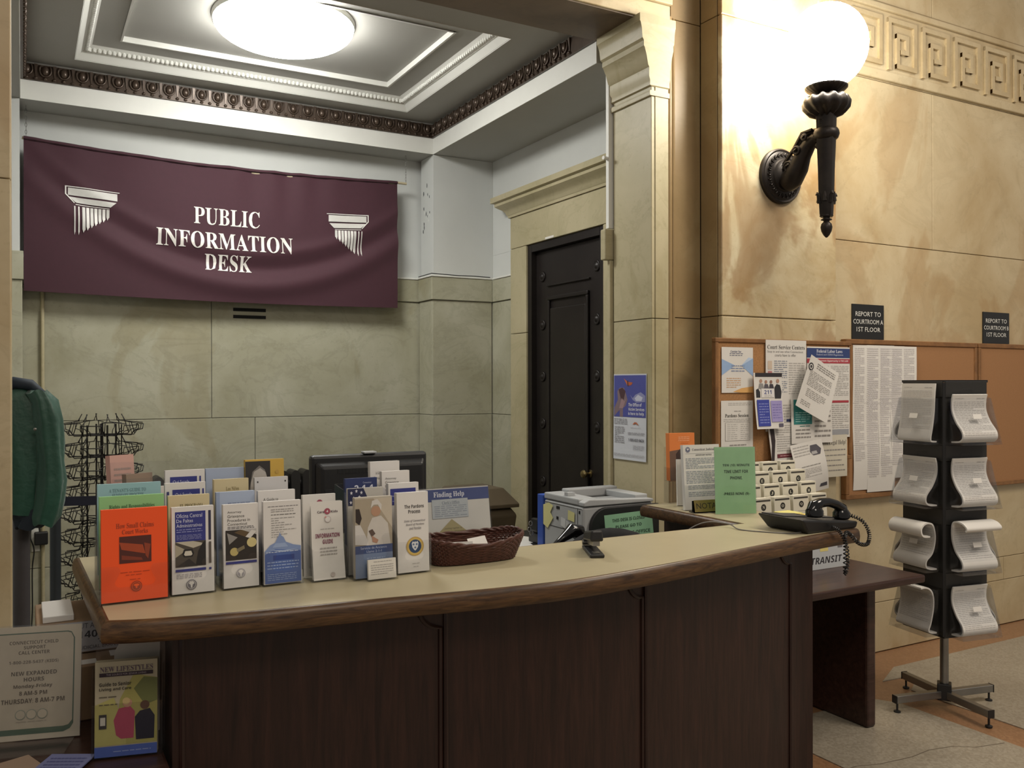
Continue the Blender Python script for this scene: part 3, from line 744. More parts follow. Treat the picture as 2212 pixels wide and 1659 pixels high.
def tri_poly(poly, z, up=True):
    from mathutils.geometry import tessellate_polygon
    t = tessellate_polygon([[Vector((p[0], p[1], 0)) for p in poly]])
    return [(p[0], p[1], z) for p in poly], [tuple(f) for f in t]
# edge band: rounded profile swept round the outline
prof = [(0.016,-0.048),(0.004,-0.048),(0.0,-0.044),(-0.002,-0.030),(0.0,-0.012),(0.004,-0.004),(0.010,0.0),(0.016,0.0)]
rings = [[(p[0], p[1], CT+z) for p in offset_poly(outer, o)] for o, z in prof]
n = len(outer); vs = [p for r in rings for p in r]; fs = []
for k in range(len(prof)):
    k2 = (k+1) % len(prof)
    for i in range(n):
        j = (i+1) % n; fs.append((k*n+i, k*n+j, k2*n+j, k2*n+i))
MB().add(vs, fs).build('edge_band', M_EDGE, desk, smooth=True)
v1, f1 = tri_poly(inner, CT+0.0005); v2, f2 = tri_poly(inner, CT-0.046); nn_ = len(v1)
MB().add(v1+v2, f1+[tuple(i+nn_ for i in f) for f in f2]+[(i, (i+1) % nn_, nn_+(i+1) % nn_, nn_+i) for i in range(nn_)]).build('counter_top', M_LAM, desk)
# bowed front
BODY = [(x, y+0.10) for x, y in FR if 0.30 < x < 2.36]+[(2.40, 2.165)]
BODY = [(0.295, 2.115)]+BODY
acc = [0.0]
for a, b in zip(BODY, BODY[1:]): acc.append(acc[-1]+math.dist(a, b))
def body_pt(x, z, off):
    for i in range(len(BODY)-1):
        if BODY[i][0] <= x <= BODY[i+1][0] or i == len(BODY)-2:
            a, b = BODY[i], BODY[i+1]; t = (x-a[0])/(b[0]-a[0]); e = Vector((b[0]-a[0], b[1]-a[1])).normalized()
            return (a[0]+(b[0]-a[0])*t+e.y*off, a[1]+(b[1]-a[1])*t-e.x*off, z)
nb = 40; xs = [0.295+(2.40-0.295)*i/nb for i in range(nb+1)]
mb = MB()
mb.loft([[body_pt(x, 0.0, 0), body_pt(x, CT-0.048, 0), body_pt(x, CT-0.048, -0.03), body_pt(x, 0.0, -0.03)] for x in xs])
mb.build('front_board', M_WOOD, desk, smooth=True)
BX('kick_board', M_WOOD, desk, (0.30, 2.39, 2.20, 2.215, 0, 0.1))
BX('side_board', M_WOOD, desk, (2.372, 2.402, 2.20, 2.94, 0, CT-0.048))
BX('side_board', M_WOOD, desk, (0.295, 0.325, 2.15, 2.87, 0, CT-0.048))
def scoop_panel(x0, x1, z0, z1, r):
    """outline of a raised panel whose corners are scooped out"""
    pts = []
    for cx, cz, a0, r in ((x0, z0, PI/2, 0.004), (x1, z0, PI, r), (x1, z1, -PI/2, r), (x0, z1, 0, 0.004)):
        seg = [(cx+r*math.cos(a0-PI/2*k/6), cz+r*math.sin(a0-PI/2*k/6)) for k in range(7)]
        pts += seg
    return pts
for a, b in ((0.315, 0.920), (0.934, 1.556), (1.570, 2.285)):
    ol = scoop_panel(a, b, 0.13, CT-0.052, 0.055)
    dense = []
    for i in range(len(ol)):
        p, q = ol[i], ol[(i+1) % len(ol)]; k = max(1, int(math.dist(p, q)/0.04))
        dense += [(p[0]+(q[0]-p[0])*j/k, p[1]+(q[1]-p[1])*j/k) for j in range(k)]
    nx = 14; r = 0.055; zt = CT-0.052; grid = MB(); rings = []
    for i in range(nx+1):        # board whose upper and lower corners are scooped
        x = a+(b-a)*i/nx; e = b-x; c = math.sqrt(max(0.0, r*r-e*e)) if e < r else 0.0
        rings.append([body_pt(x, 0.13+c, 0.0005), body_pt(x, zt-c, 0.0005), body_pt(x, zt-c, 0.003), body_pt(x, 0.13+c, 0.003)])
    pan = grid.loft(rings).build('front_panel', M_WOOD, desk, smooth=True)
    MB().tube([body_pt(p[0], p[1], 0.004) for p in dense], 0.0065, 6, closed=True).build('panel_moulding', M_WOOD, pan, smooth=True)

# ================================================================== SIDE TABLES
def panel_table(name, label, x0, x1, y0, y1, z, legs, m):
    t = thing(name, label, 'table', ((x0+x1)/2, (y0+y1)/2, 0))
    BX('table_top', m, t, (x0, x1, y0, y1, z-0.034, z), bevel=0.008)
    BX('apron', m, t, (x0+0.14, x1-0.14, y1-0.10, y1-0.08, z-0.12, z-0.036))
    for lx in legs:
        g0, g1 = (0.24, 0.14) if y1-y0 < 0.9 and y1-y0 > 0.7 else (0.03, 0.03)
        BX('leg', m, t, (lx-0.03, lx+0.03, y0+g0, y1-g1, 0, z-0.035), bevel=0.012)
    return t
panel_table('side_table', 'dark veneer table with panel legs beside the form rack', 2.57, 3.44, 2.475, 3.24, 0.74, (2.66, 3.392), M_TABLE)
panel_table('low_table', 'dark wooden table at the left end of the desk carrying boxes', -0.75, 0.285, 1.72, 2.86, 0.73, (-0.66, 0.22), M_TABLE)
panel_table('work_table', 'black work table behind the counter under monitor and printer', 0.75, 2.555, 3.00, 3.30, 0.74, (0.85, 2.46), M_BLACK)
panel_table('printer_stand', 'dark low stand holding the grey laser printer', 2.04, 2.66, 3.31, 4.35, 0.74, (2.09, 2.61), M_BLACK)

# ================================================================== HALL WALL: BOARDS, SIGNS, NOTICES
M_CORK = mat('cork', '#a5794e', 0.9, var=0.18, scale=160)
M_CORK2 = mat('brown cork fabric', '#9a704a', 0.9, var=0.06, scale=200, bump=0.05)
M_BFR = wood('board frame oak', '#6f4d2e', '#93693f', (3, 10, 3), 0.5)
def board(label, x0, x1, z0, z1, y, cork, t=0.03, fw=0.022):
    b = thing('bulletin_board', label, 'bulletin board', ((x0+x1)/2, y, z0), 'bulletin boards on the hall wall')
    BX('cork', cork, b, (x0+fw*0.6, x1-fw*0.6, y-t+0.008, y-0.001, z0+fw*0.6, z1-fw*0.6))
    for q in ((x0,x1,z1-fw,z1),(x0,x1,z0,z0+fw),(x0,x0+fw,z0+fw+0.0005,z1-fw-0.0005),(x1-fw,x1,z0+fw+0.0005,z1-fw-0.0005)):
        BX('frame', M_BFR, b, (q[0], q[1], y-t, y-0.0005, q[2], q[3]), bevel=0.003, seg=1)
    return b
board('crowded cork board with overlapping notices under the sconce', 2.962, 3.935, 1.165, 1.800, YP-0.001, M_CORK)
board('brown board with long white printed lists behind the form rack', 4.06, 5.265, 0.915, 1.825, YW-0.001, M_CORK2, 0.04, 0.028)
board('bare brown board at the right edge under COURTROOM B sign', 5.275, 6.49, 0.915, 1.825, YW-0.001, M_CORK2, 0.04, 0.028)
for lt, x0, x1 in (('A', 4.151, 4.421), ('B', 5.372, 5.650)):
    s = sheet('courtroom_sign', 'black plaque with white letters REPORT TO COURTROOM %s' % lt, 'sign', ((x0+x1)/2, YW-0.0075, 1.828), x1-x0, 0.202,
          [('t','#d8d8d2','n','REPORT TO',0.10,0.66,0.90,0.79),('t','#d8d8d2','n','COURTROOM '+lt,0.03,0.44,0.97,0.57),('t','#d8d8d2','n','1ST FLOOR',0.13,0.22,0.88,0.35)],
          t=0.007, m=mat('engraved black plastic', '#191918', 0.4, var=0.05), group='courtroom plaques')
YN = YP-0.026      # front of the cork
G, D = '#b0ada9', '#8d8985'
def note(name, label, x0, x1, z0, z1, el, d=0.003, **k):
    return sheet(name, label, 'notice', ((x0+x1)/2, YN-d, z0), x1-x0, z1-z0, el, group='notices on the cork board', **k)
note('notice', 'white notice with pale blue triangles at the board top left', 3.003, 3.211, 1.529, 1.755, [
    ('t','#4b5272','b','Center for',0.28,0.88,0.62,0.93),('l','#5b6078',2,0.25,0.80,0.68,0.88),
    ('p','#93aed2',[(0,0.74),(0,0.38),(0.42,0.60)]),('p','#93aed2',[(1,0.76),(0.62,0.60),(1,0.36)]),('p','#b9cbe2',[(0.62,0.60),(0.85,0.78),(1,0.76)]),
    ('l','#c9a27c',5,0.15,0.10,0.6,0.34),('p','#d8a867',[(0.35,0.02),(0.62,0.10),(1,0.14),(1,0.0),(0.6,0.0)]),('l','#7f8dab',3,0.3,0.45,0.72,0.62)])
note('notice', 'white Pardons Session schedule left of the green phone sign', 2.999, 3.210, 1.205, 1.490, [
    ('l',G,2,0.22,0.91,0.95,0.97),('l',D,1,0.4,0.80,0.62,0.83),('t','#3a3634','s','Pardons Session',0.12,0.71,0.86,0.77),('l',G,2,0.08,0.63,0.92,0.69),
    ('r','#8b8782',0.12,0.30,0.90,0.62),('r','#d9d6d0',0.13,0.306,0.89,0.614),('l',G,8,0.18,0.32,0.5,0.60),('l',G,8,0.6,0.32,0.86,0.60),
    ('l',D,2,0.26,0.15,0.78,0.25),('l',G,1,0.4,0.05,0.6,0.09)], t=0.001)
note('notice', 'tall flyer headed Court Service Centers on the board', 3.294, 3.583, 1.33, 1.797, [
    ('t','#55504e','s','Court Service Centers',0.04,0.90,0.96,0.945),('t','#7a7674','n','Stop in and see what Connecticut',0.04,0.855,0.92,0.885),('t','#7a7674','n','courts have to offer',0.22,0.82,0.74,0.85),
    ('l','#7f8796',16,0.2,0.42,0.52,0.78),('l',G,14,0.56,0.40,0.95,0.76),('r','#b77c7c',0.05,0.55,0.15,0.66),('r','#cbb9a6',0.05,0.68,0.15,0.77),('l',G,8,0.1,0.05,0.9,0.30),('r','#2f3a62',0.5,0.10,0.95,0.13)], d=0.007)
note('notice', 'Federal Labor Laws poster with blue and red header', 3.587, 3.913, 1.285, 1.768, [
    ('r','#2e3f70',0.0,0.88,1.0,0.985),('t','#d8dae2','s','Federal Labor Laws',0.22,0.935,0.82,0.97),('t','#c2c6d6','n','Federal and OSHA Regulations',0.22,0.90,0.84,0.925),
    ('r','#a63a45',0.0,0.82,1.0,0.87),('t','#e4d4d4','b','Equal Employment Opportunity is THE LAW',0.06,0.832,0.96,0.858),
    ('l',G,18,0.04,0.42,0.5,0.80),('l',G,18,0.55,0.46,0.97,0.80),('r','#b9b0c4',0.16,0.60,0.40,0.76),('r','#a63a45',0.30,0.385,0.97,0.41),('l',G,12,0.55,0.10,0.97,0.37),('r','#9a9ca0',0.52,0.03,0.97,0.09)], d=0.008)
note('notice', 'flyer with large text Need Legal Help? at the board bottom right', 3.675, 3.890, 1.075, 1.300, [
    ('t','#6b6764','s','Need Legal Help?',0.06,0.74,0.96,0.87),('l',D,1,0.15,0.60,0.95,0.68),('l',D,1,0.1,0.48,0.95,0.55),('l',D,1,0.2,0.36,0.8,0.43),('l',D,1,0.2,0.24,0.9,0.31),('l',D,1,0.1,0.12,0.92,0.19)], d=0.0095,
    m=mat('cream paper', '#cfc9b8', 0.8, var=0.03))
note('notice', 'flyer with teal block beneath the tilted white letter', 3.461, 3.762, 1.262, 1.50, [
    ('r','#2f7f7c',0.06,0.42,0.50,0.96),('l','#9fd0cc',5,0.10,0.46,0.46,0.70),('l',D,7,0.56,0.1,0.96,0.86),('r','#77736f',0.65,0.80,0.9,0.95),('l',D,3,0.1,0.10,0.46,0.34),('l','#2f7f7c',1,0.2,0.36,0.45,0.40)], d=0.016,
    curl=lambda u, v: 0.006*(1-v))
note('notice', 'flyer with group of people and purple boxes pinned at the board centre', 3.190, 3.385, 1.347, 1.628, [
    ('r','#2e2a2e',0.05,0.93,1.0,1.0),
    ('p','#2a2b30',[(0.06,0.56),(0.06,0.70),(0.14,0.72),(0.20,0.66),(0.20,0.56)]),('p','#2a2b30',[(0.72,0.54),(0.72,0.74),(0.80,0.80),(0.92,0.78),(0.97,0.66),(0.94,0.54)]),
    ('c','#b08c78',0.84,0.855,0.055),('c','#b08c78',0.24,0.855,0.05),('c','#a67f6c',0.42,0.84,0.045),('c','#8b6a5c',0.60,0.84,0.045),
    ('p','#8c8a88',[(0.15,0.72),(0.18,0.81),(0.31,0.81),(0.34,0.72)]),('p','#57525a',[(0.34,0.72),(0.37,0.80),(0.48,0.80),(0.52,0.72)]),('p','#3c3840',[(0.52,0.72),(0.55,0.80),(0.66,0.80),(0.70,0.72)]),
    ('r','#dad8d6',0.24,0.56,0.70,0.72),('t','#2d3a78','i','211',0.34,0.62,0.60,0.69),('l',G,2,0.34,0.565,0.62,0.61),
    ('r','#38439a',0.06,0.05,0.50,0.52),('l','#7f88c4',8,0.12,0.09,0.46,0.47),('r','#9c93c6',0.55,0.12,0.96,0.50),('l','#7a72ae',6,0.60,0.17,0.92,0.45),('r','#5a5666',0.80,0.03,0.96,0.09)], d=0.028,
    curl=lambda u, v: 0.018*(1-v)**2+0.008*(1-u)*(1-v))
note('notice', 'tilted white letter with round black seal curling off the board', 3.435, 3.675, 1.415, 1.700, [
    ('c','#2f2e30',0.10,0.80,0.085),('c','#d9d6d0',0.10,0.80,0.055),('c','#3f3e42',0.10,0.80,0.035),
    ('l',D,3,0.28,0.82,0.9,0.94),('l',G,10,0.12,0.46,0.86,0.76),('l',G,5,0.18,0.26,0.8,0.42),('l',G,3,0.1,0.08,0.4,0.18)], d=0.05, roll=0.42,
    curl=lambda u, v: 0.02*u*(1-v)+0.012*(1-u)**2)
note('notice', 'white flyer with a small house picture hanging below the board', 3.470, 3.700, 1.010, 1.272, [
    ('l',G,4,0.06,0.74,0.55,0.96),('p','#55525a',[(0.56,0.80),(0.60,0.92),(0.80,0.92),(0.92,0.82),(0.86,0.72),(0.64,0.72)]),('p','#aeacac',[(0.60,0.74),(0.60,0.80),(0.76,0.80),(0.78,0.74)]),
    ('l',D,1,0.2,0.52,0.8,0.56),('l',G,6,0.18,0.32,0.8,0.50),('p','#4a4850',[(0.70,0.08),(0.74,0.14),(0.94,0.15),(0.94,0.08)])], d=0.040, roll=-0.13,
    curl=lambda u, v: 0.012*(1-v)+0.01*math.sin(4*v))
note('notice', 'curled flyer with dark photo edge and maroon strip at the board foot', 3.300, 3.495, 1.150, 1.372, [
    ('p','#33282a',[(0.0,0.0),(0.0,1.0),(0.20,1.0),(0.24,0.6),(0.16,0.25),(0.1,0.0)]),('p','#d2cdc8',[(0.0,1.0),(0.05,1.0),(0.07,0.5),(0.0,0.2)]),
    ('l',G,12,0.3,0.34,0.98,0.97),('r','#6d3039',0.28,0.20,0.98,0.29),('l','#c59aa0',1,0.4,0.22,0.9,0.27),('l',D,1,0.4,0.10,0.85,0.15)], d=0.012,
    curl=lambda u, v: 0.035*(1-u)**2*(1-v))
# long printed lists on the second board
lists = [(4.122,4.345,0.965,1.792),(4.234,4.46,0.948,1.793),(4.329,4.545,1.02,1.791),(4.430,4.650,1.10,1.790)]
for i, (a, b, z0, z1) in enumerate(lists):
    lab = ['leftmost of the long white lists on the brown board', 'longest white list second from the left on the brown board', 'third long white list on the brown board', 'rightmost long white list partly behind the form rack'][i]
    el = [('l','#c3bfbe',60,0.06,0.10 if i else 0.2,0.40,0.985,0.5),('l','#c8c4c3',60,0.5,0.10,0.9,0.985,0.5),('r','#cac7c4',0.0,0.60,1.0,0.602),('r','#cac7c4',0.0,0.31,1.0,0.312)]
    sheet('court_list', lab, 'notice', ((a+b)/2, YW-0.036-0.004*i, z0), b-a, z1-z0, el, group='court lists', curl=lambda u, v: 0.006*math.sin(PI*v*2.8)*(1-v)+0.008*u, n=14)
# poster on the opening's reveal
sheet('poster', 'blue poster with butterfly and cupped hands on the marble reveal', 'poster', (XR-0.003, (3.743+3.468)/2, 1.187), 0.275, 0.437, [
    ('r','#4a4f97',0.015,0.50,0.985,0.985),
    ('p','#7d6a70',[(0.03,0.50),(0.03,0.60),(0.14,0.70),(0.12,0.80),(0.20,0.84),(0.33,0.84),(0.40,0.76),(0.44,0.70),(0.38,0.63),(0.30,0.60),(0.30,0.50),(0.20,0.50),(0.20,0.58),(0.08,0.53)]),
    ('p','#4c3238',[(0.16,0.82),(0.24,0.70),(0.32,0.70),(0.38,0.80),(0.28,0.84)]),('p','#9c8084',[(0.18,0.60),(0.26,0.72),(0.34,0.68),(0.40,0.72),(0.30,0.60)]),
    ('p','#c0683c',[(0.32,0.95),(0.44,0.91),(0.44,0.86)]),('p','#b05a34',[(0.60,0.90),(0.45,0.91),(0.45,0.865),(0.55,0.87)]),('p','#2d2630',[(0.43,0.925),(0.455,0.92),(0.47,0.855),(0.44,0.86)]),
    ('p','#8a8db4',[(0.52,0.76),(0.60,0.72),(0.68,0.76),(0.84,0.79),(0.97,0.75),(0.97,0.68),(0.72,0.67),(0.60,0.70)]),('p','#c3c5d6',[(0.66,0.72),(0.76,0.76),(0.90,0.73),(0.86,0.69),(0.70,0.69)]),
    ('t','#dfe0ea','b','The Office of',0.47,0.625,0.87,0.665),('t','#dfe0ea','b','Victim Services',0.47,0.575,0.95,0.61),('t','#dfe0ea','b','is here to help.',0.47,0.515,0.95,0.56),
    ('l','#8c8a90',4,0.03,0.41,0.44,0.485),('l','#8c8a90',9,0.05,0.19,0.36,0.39),('p','#b46a48',[(0.60,0.415),(0.66,0.445),(0.72,0.445),(0.79,0.41),(0.72,0.42),(0.69,0.43),(0.66,0.42)]),
    ('l','#a09ea2',1,0.54,0.375,0.86,0.385),('l','#8c8a90',2,0.46,0.295,0.96,0.33),('t','#55535c','b','1-800-822-8428',0.48,0.222,0.94,0.255),
    ('l','#9a989c',4,0.62,0.125,0.94,0.18),('l','#a8a6aa',2,0.03,0.04,0.95,0.075)], rz=-PI/2, m=mat('poster paper', '#c9ccd2', 0.6, var=0.02), curl=lambda u, v: 0.004*(1-v))

# ================================================================== ON THE COUNTER: LEAFLET HOLDERS
def papermat(h): return mat('coloured paper ' + h.lstrip('#'), h, 0.75, var=0.02, scale=6)
W_, CRM, SKY = '#d9d6d2', '#cdbf98', '#a9b6cc'
def lip(w, hgt, r):
    """front lip of a pocket: two rounded ears with a U-shaped dip between them"""
    e = w*0.20; b = hgt*0.42; pts = [(-w/2, 0), (w/2, 0), (w/2, hgt)]
    pts += [(w/2-e+r-r*0, hgt)]
    pts += [(w/2-e+r*math.cos(a), hgt-r+r*math.sin(a)) for a in [PI/2+PI/2*k/4 for k in range(5)]][1:]
    pts += [(w/2-e-r*0.0+0*k, b+r-r*0) for k in range(1)]
    pts += [(w/2-e-r-r*math.cos(PI-a), b+r-r*math.sin(a)) for a in [PI/2*k/4 for k in range(1, 5)]]
    pts += [(-p[0], p[1]) for p in pts[::-1]]
    out = []
    for p in pts:
        if not out or math.dist(p, out[-1]) > 1e-5: out.append(p)
    return out[:-1] if math.dist(out[0], out[-1]) < 1e-5 else out
def tier_holder(label, x0, x1, y0, n, dy=0.055, dz=0.023, side=0.115, lipm=None):
    h = thing('leaflet_holder', label, 'leaflet holder', ((x0+x1)/2, y0+n*dy/2, CT+0.001), 'clear leaflet holders on the counter')
    x0 -= 0.004; x1 += 0.004; z = CT+0.0015; m = M_CLEAR
    BX('base', m, h, (x0, x1, y0-0.002, y0+n*dy, z, z+0.002))
    for sx_ in (x0, x1-0.0022):
        MB().prism([(y0-0.002, z+0.0022), (y0+n*dy, z+0.0022), (y0+n*dy, z+n*dz+side), (y0+n*dy-0.03, z+n*dz+side), (y0-0.002, z+side*0.85)], lambda p, t: (t, p[0], p[1]), sx_, sx_+0.0022).build('side', m, h)
    for k in range(n):
        zz = z+0.0024+k*dz
        if k: BX('shelf', m, h, (x0+0.0024, x1-0.0024, y0+k*dy, y0+(k+1)*dy-0.004, zz-0.002, zz))
        if k: BX('divider', m, h, (x0+0.0024, x1-0.0024, y0+k*dy-0.0035, y0+k*dy-0.0015, z+0.0024, zz+0.10))
    BX('back', m, h, (x0+0.0024, x1-0.0024, y0+n*dy-0.0024, y0+n*dy-0.0002, z+0.0024, z+n*dz+side))
    MB().prism(lip(x1-x0-0.005, 0.085, 0.012), lambda p, t: ((x0+x1)/2+p[0], t, z+0.0024+p[1]), y0-0.002, y0-0.0002).build('front_lip', m, h)
    return h
def leaflet(label, x0, x1, y0, k, h, el, col=W_, dy=0.055, dz=0.023, t=0.018, tilt=0.05, name='leaflet_stack', dx=0.0):
    z = CT+0.0045+k*dz+(0.001 if k == 0 else 0)
    return sheet(name, label, 'leaflets', ((x0+x1)/2+dx, y0+0.003+k*dy, z), x1-x0, h, el, tilt=tilt, t=t, m=papermat(col), group='leaflets in the clear holders')
def seal(col, u, v, r, paper=W_):
    return [('c',col,u,v,r),('c',paper,u,v,r*0.82),('c',col,u,v,r*0.74),('p',paper,[(u-r*0.55,v+r*0.12),(u-r*0.3,v+r*0.30),(u+r*0.3,v+r*0.30),(u+r*0.55,v+r*0.10),(u+r*0.2,v),(u+r*0.12,v-r*0.28),(u-r*0.12,v-r*0.28),(u-r*0.2,v)])]
NAVY, TXT = '#31367f', '#5a5754'
# ---- A: three coloured booklets
A0, A1, AY = 0.157, 0.300, 2.212
tier_holder('clear holder with the orange, green and blue booklets', A0, A1, AY, 3)
leaflet('orange booklet titled How Small Claims Court Works', A0, A1, AY, 0, 0.213, [
    ('t','#9c3a1c','s','How Small Claims',0.22,0.79,0.79,0.845),('t','#9c3a1c','s','Court Works',0.31,0.725,0.70,0.775),
    ('r','#4f2018',0.267,0.41,0.75,0.70),('p','#a24422',[(0.267,0.64),(0.62,0.60),(0.66,0.50),(0.30,0.56)]),('p','#7c3420',[(0.30,0.50),(0.60,0.46),(0.62,0.43),(0.30,0.45)]),('p','#8c3c22',[(0.64,0.62),(0.74,0.60),(0.70,0.44),(0.66,0.48)]),
    ('l','#a8401c',1,0.28,0.305,0.72,0.32),('l','#a8401c',1,0.36,0.275,0.6,0.29),('l','#a8401c',1,0.42,0.225,0.58,0.24)] + seal('#9c3a1c',0.52,0.155,0.085,'#e85a24'), '#f2551e')
leaflet('green booklet Rights and Responsibilities of Landlords and Tenants', A0, A1, AY, 1, 0.215, [
    ('t','#3d6a44','s','Rights and Responsibilities',0.15,0.855,0.85,0.905),('t','#3d6a44','s','of Landlords and',0.28,0.79,0.72,0.835),('t','#3d6a44','s','Tenants in Connecticut',0.21,0.725,0.80,0.77)], '#8ec585')
leaflet("pale blue booklet A Tenant's Guide to Summary Process", A0, A1, AY, 2, 0.216, [
    ('t','#6d8a90','s',"A TENANT'S GUIDE TO",0.18,0.905,0.76,0.945),('t','#6d8a90','s','SUMMARY PROCESS',0.23,0.85,0.72,0.89),
    ('r','#26414a',0.09,0.765,0.87,0.83),('t','#a5bfc4','b','STEPS IN AN EVICTION ACTION',0.11,0.78,0.85,0.815)], '#95b9c0')
# ---- B: Spanish leaflets
B0, B1, BY0 = 0.311, 0.408, 2.222
tier_holder('clear four tier holder of blue and white Spanish leaflets', B0, B1, BY0, 4)
def spanish(a): return [('r',NAVY,0.12+a,0.50,0.80+a,0.92),('t','#c9cbe4','n','¿Qué Sucede',0.17+a,0.83,0.60+a,0.88),('t','#c9cbe4','n','Cuando Usted',0.17+a,0.775,0.62+a,0.82),('t','#c9cbe4','n','Es Arrestado',0.17+a,0.72,0.58+a,0.76),('r',NAVY,0.86+a,0.5,0.90+a,0.92)]
leaflet('front blue and white leaflet Oficina Central De Faltas Administrativas', B0, B1, BY0, 0, 0.207, [
    ('r',NAVY,0.08,0.60,0.80,0.945),('r','#2b2a44',0.87,0.60,0.93,0.945),('t','#cfd1e6','n','Oficina Central',0.11,0.875,0.72,0.92),('t','#cfd1e6','n','De Faltas',0.11,0.82,0.50,0.86),('t','#cfd1e6','n','Administrativas',0.11,0.765,0.72,0.805),
    ('l','#8e92c4',2,0.11,0.70,0.72,0.75),('l','#8e92c4',4,0.11,0.62,0.7,0.68),
    ('r','#4a443c',0.08,0.31,0.80,0.60),('p','#a29a86',[(0.08,0.57),(0.34,0.50),(0.08,0.42)]),('p','#b9b2a0',[(0.08,0.60),(0.5,0.60),(0.8,0.56),(0.5,0.52)]),('p','#1f1c1c',[(0.24,0.46),(0.28,0.51),(0.48,0.51),(0.52,0.46),(0.48,0.42),(0.28,0.42)]),('p','#c9c4b6',[(0.28,0.45),(0.31,0.49),(0.45,0.49),(0.48,0.45),(0.45,0.435),(0.31,0.435)]),
    ('p','#1f1c1c',[(0.56,0.32),(0.62,0.48),(0.72,0.57),(0.80,0.60),(0.80,0.31)]),('p','#2c2826',[(0.08,0.31),(0.4,0.40),(0.6,0.31)]),('r','#57504a',0.87,0.33,0.93,0.58),
    ('r',NAVY,0.08,0.255,0.80,0.285),('r',NAVY,0.87,0.255,0.93,0.28),('l','#8d8a90',3,0.1,0.175,0.7,0.235)] + seal('#6d6a72',0.45,0.10,0.125))
leaflet('cream leaflet El Programa de Mediación', B0, B1, BY0, 1, 0.207, [('t','#6e6342','s','EL PROGRAMA',0.28,0.855,0.84,0.895),('t','#6e6342','s','DE MEDIACIÓN',0.28,0.80,0.84,0.84)], CRM)
leaflet('blue and white leaflet ¿Qué Sucede Cuando Usted, third tier', B0, B1, BY0, 2, 0.209, spanish(0.06)+[('r','#3b3f70',0.04,0.6,0.10,0.9)])
leaflet('blue and white leaflet ¿Qué Sucede Cuando Usted, highest tier', B0, B1, BY0, 3, 0.213, spanish(0.0), dx=0.008)
# ---- C
C0, C1, CY0 = 0.431, 0.516, 2.226
tier_holder('clear four tier holder with attorney grievance leaflet in front', C0, C1, CY0, 4)
def attorney(photo=True):
    e = [('t',TXT,'n','Attorney',0.12,0.885,0.52,0.92),('t',TXT,'n','Grievance',0.12,0.84,0.60,0.875),('t',TXT,'n','Procedures in',0.12,0.79,0.76,0.825),('t',TXT,'n','Connecticut',0.12,0.745,0.68,0.78)]
    if photo:
        e += [('l','#44414a',2,0.12,0.70,0.88,0.735),('r','#2b2520',0.06,0.33,0.94,0.69),('p','#b5b2ae',[(0.06,0.69),(0.5,0.69),(0.94,0.62),(0.94,0.69)]),('p','#8f8c88',[(0.10,0.66),(0.40,0.60),(0.16,0.52)]),('p','#5c4a32',[(0.30,0.66),(0.72,0.58),(0.80,0.64),(0.5,0.69)]),
              ('c','#b8a86c',0.30,0.43,0.12),('c','#cbbd86',0.80,0.53,0.14),('p','#7c7258',[(0.36,0.46),(0.58,0.50),(0.60,0.46),(0.40,0.42)]),('p','#d2cfca',[(0.62,0.60),(0.80,0.68),(0.94,0.66),(0.76,0.58)]),
              ('r',NAVY,0.06,0.285,0.94,0.315)] + seal('#9a979c',0.48,0.17,0.13)
    return e
leaflet('front white leaflet Attorney Grievance Procedures with gavel photo', C0, C1, CY0, 0, 0.205, attorney())
leaflet('pale blue leaflet second tier above attorney grievance', C0-0.006, C1+0.004, CY0, 1, 0.208, [('l','#7f8ba6',1,0.3,0.84,0.9,0.88),('r','#93a2bd',0.0,0.0,0.09,1.0)], SKY)
leaflet('cream leaflet beneath the pale blue folder', C0-0.002, C1+0.001, CY0, 2, 0.212, [('t','#8d7f58','s','Los Niños',0.35,0.86,0.72,0.905),('t','#8d7f58','s','Necesitan',0.30,0.80,0.70,0.845),('l','#8d7f58',1,0.25,0.73,0.85,0.765),('r','#b9ab84',0.0,0.0,0.02,1)], CRM)
sheet('leaflet_stack', 'large pale blue folder with white tag standing at the back', 'leaflets', (0.468, CY0+0.003+3*0.055, CT+0.0745), 0.098, 0.212, [
    ('p','#d8d8dc',[(0.24,0.66),(0.36,0.84),(0.42,0.86),(0.86,0.78),(0.90,0.66)]),('t','#3b3f52','b','LEG',0.42,0.755,0.68,0.80),('t','#3b3f52','b','AID',0.34,0.69,0.6,0.735),('r','#97a6c0',0,0,0.015,1)], tilt=0.05, t=0.014, m=papermat('#a3b0c8'), group='leaflets in the clear holders')
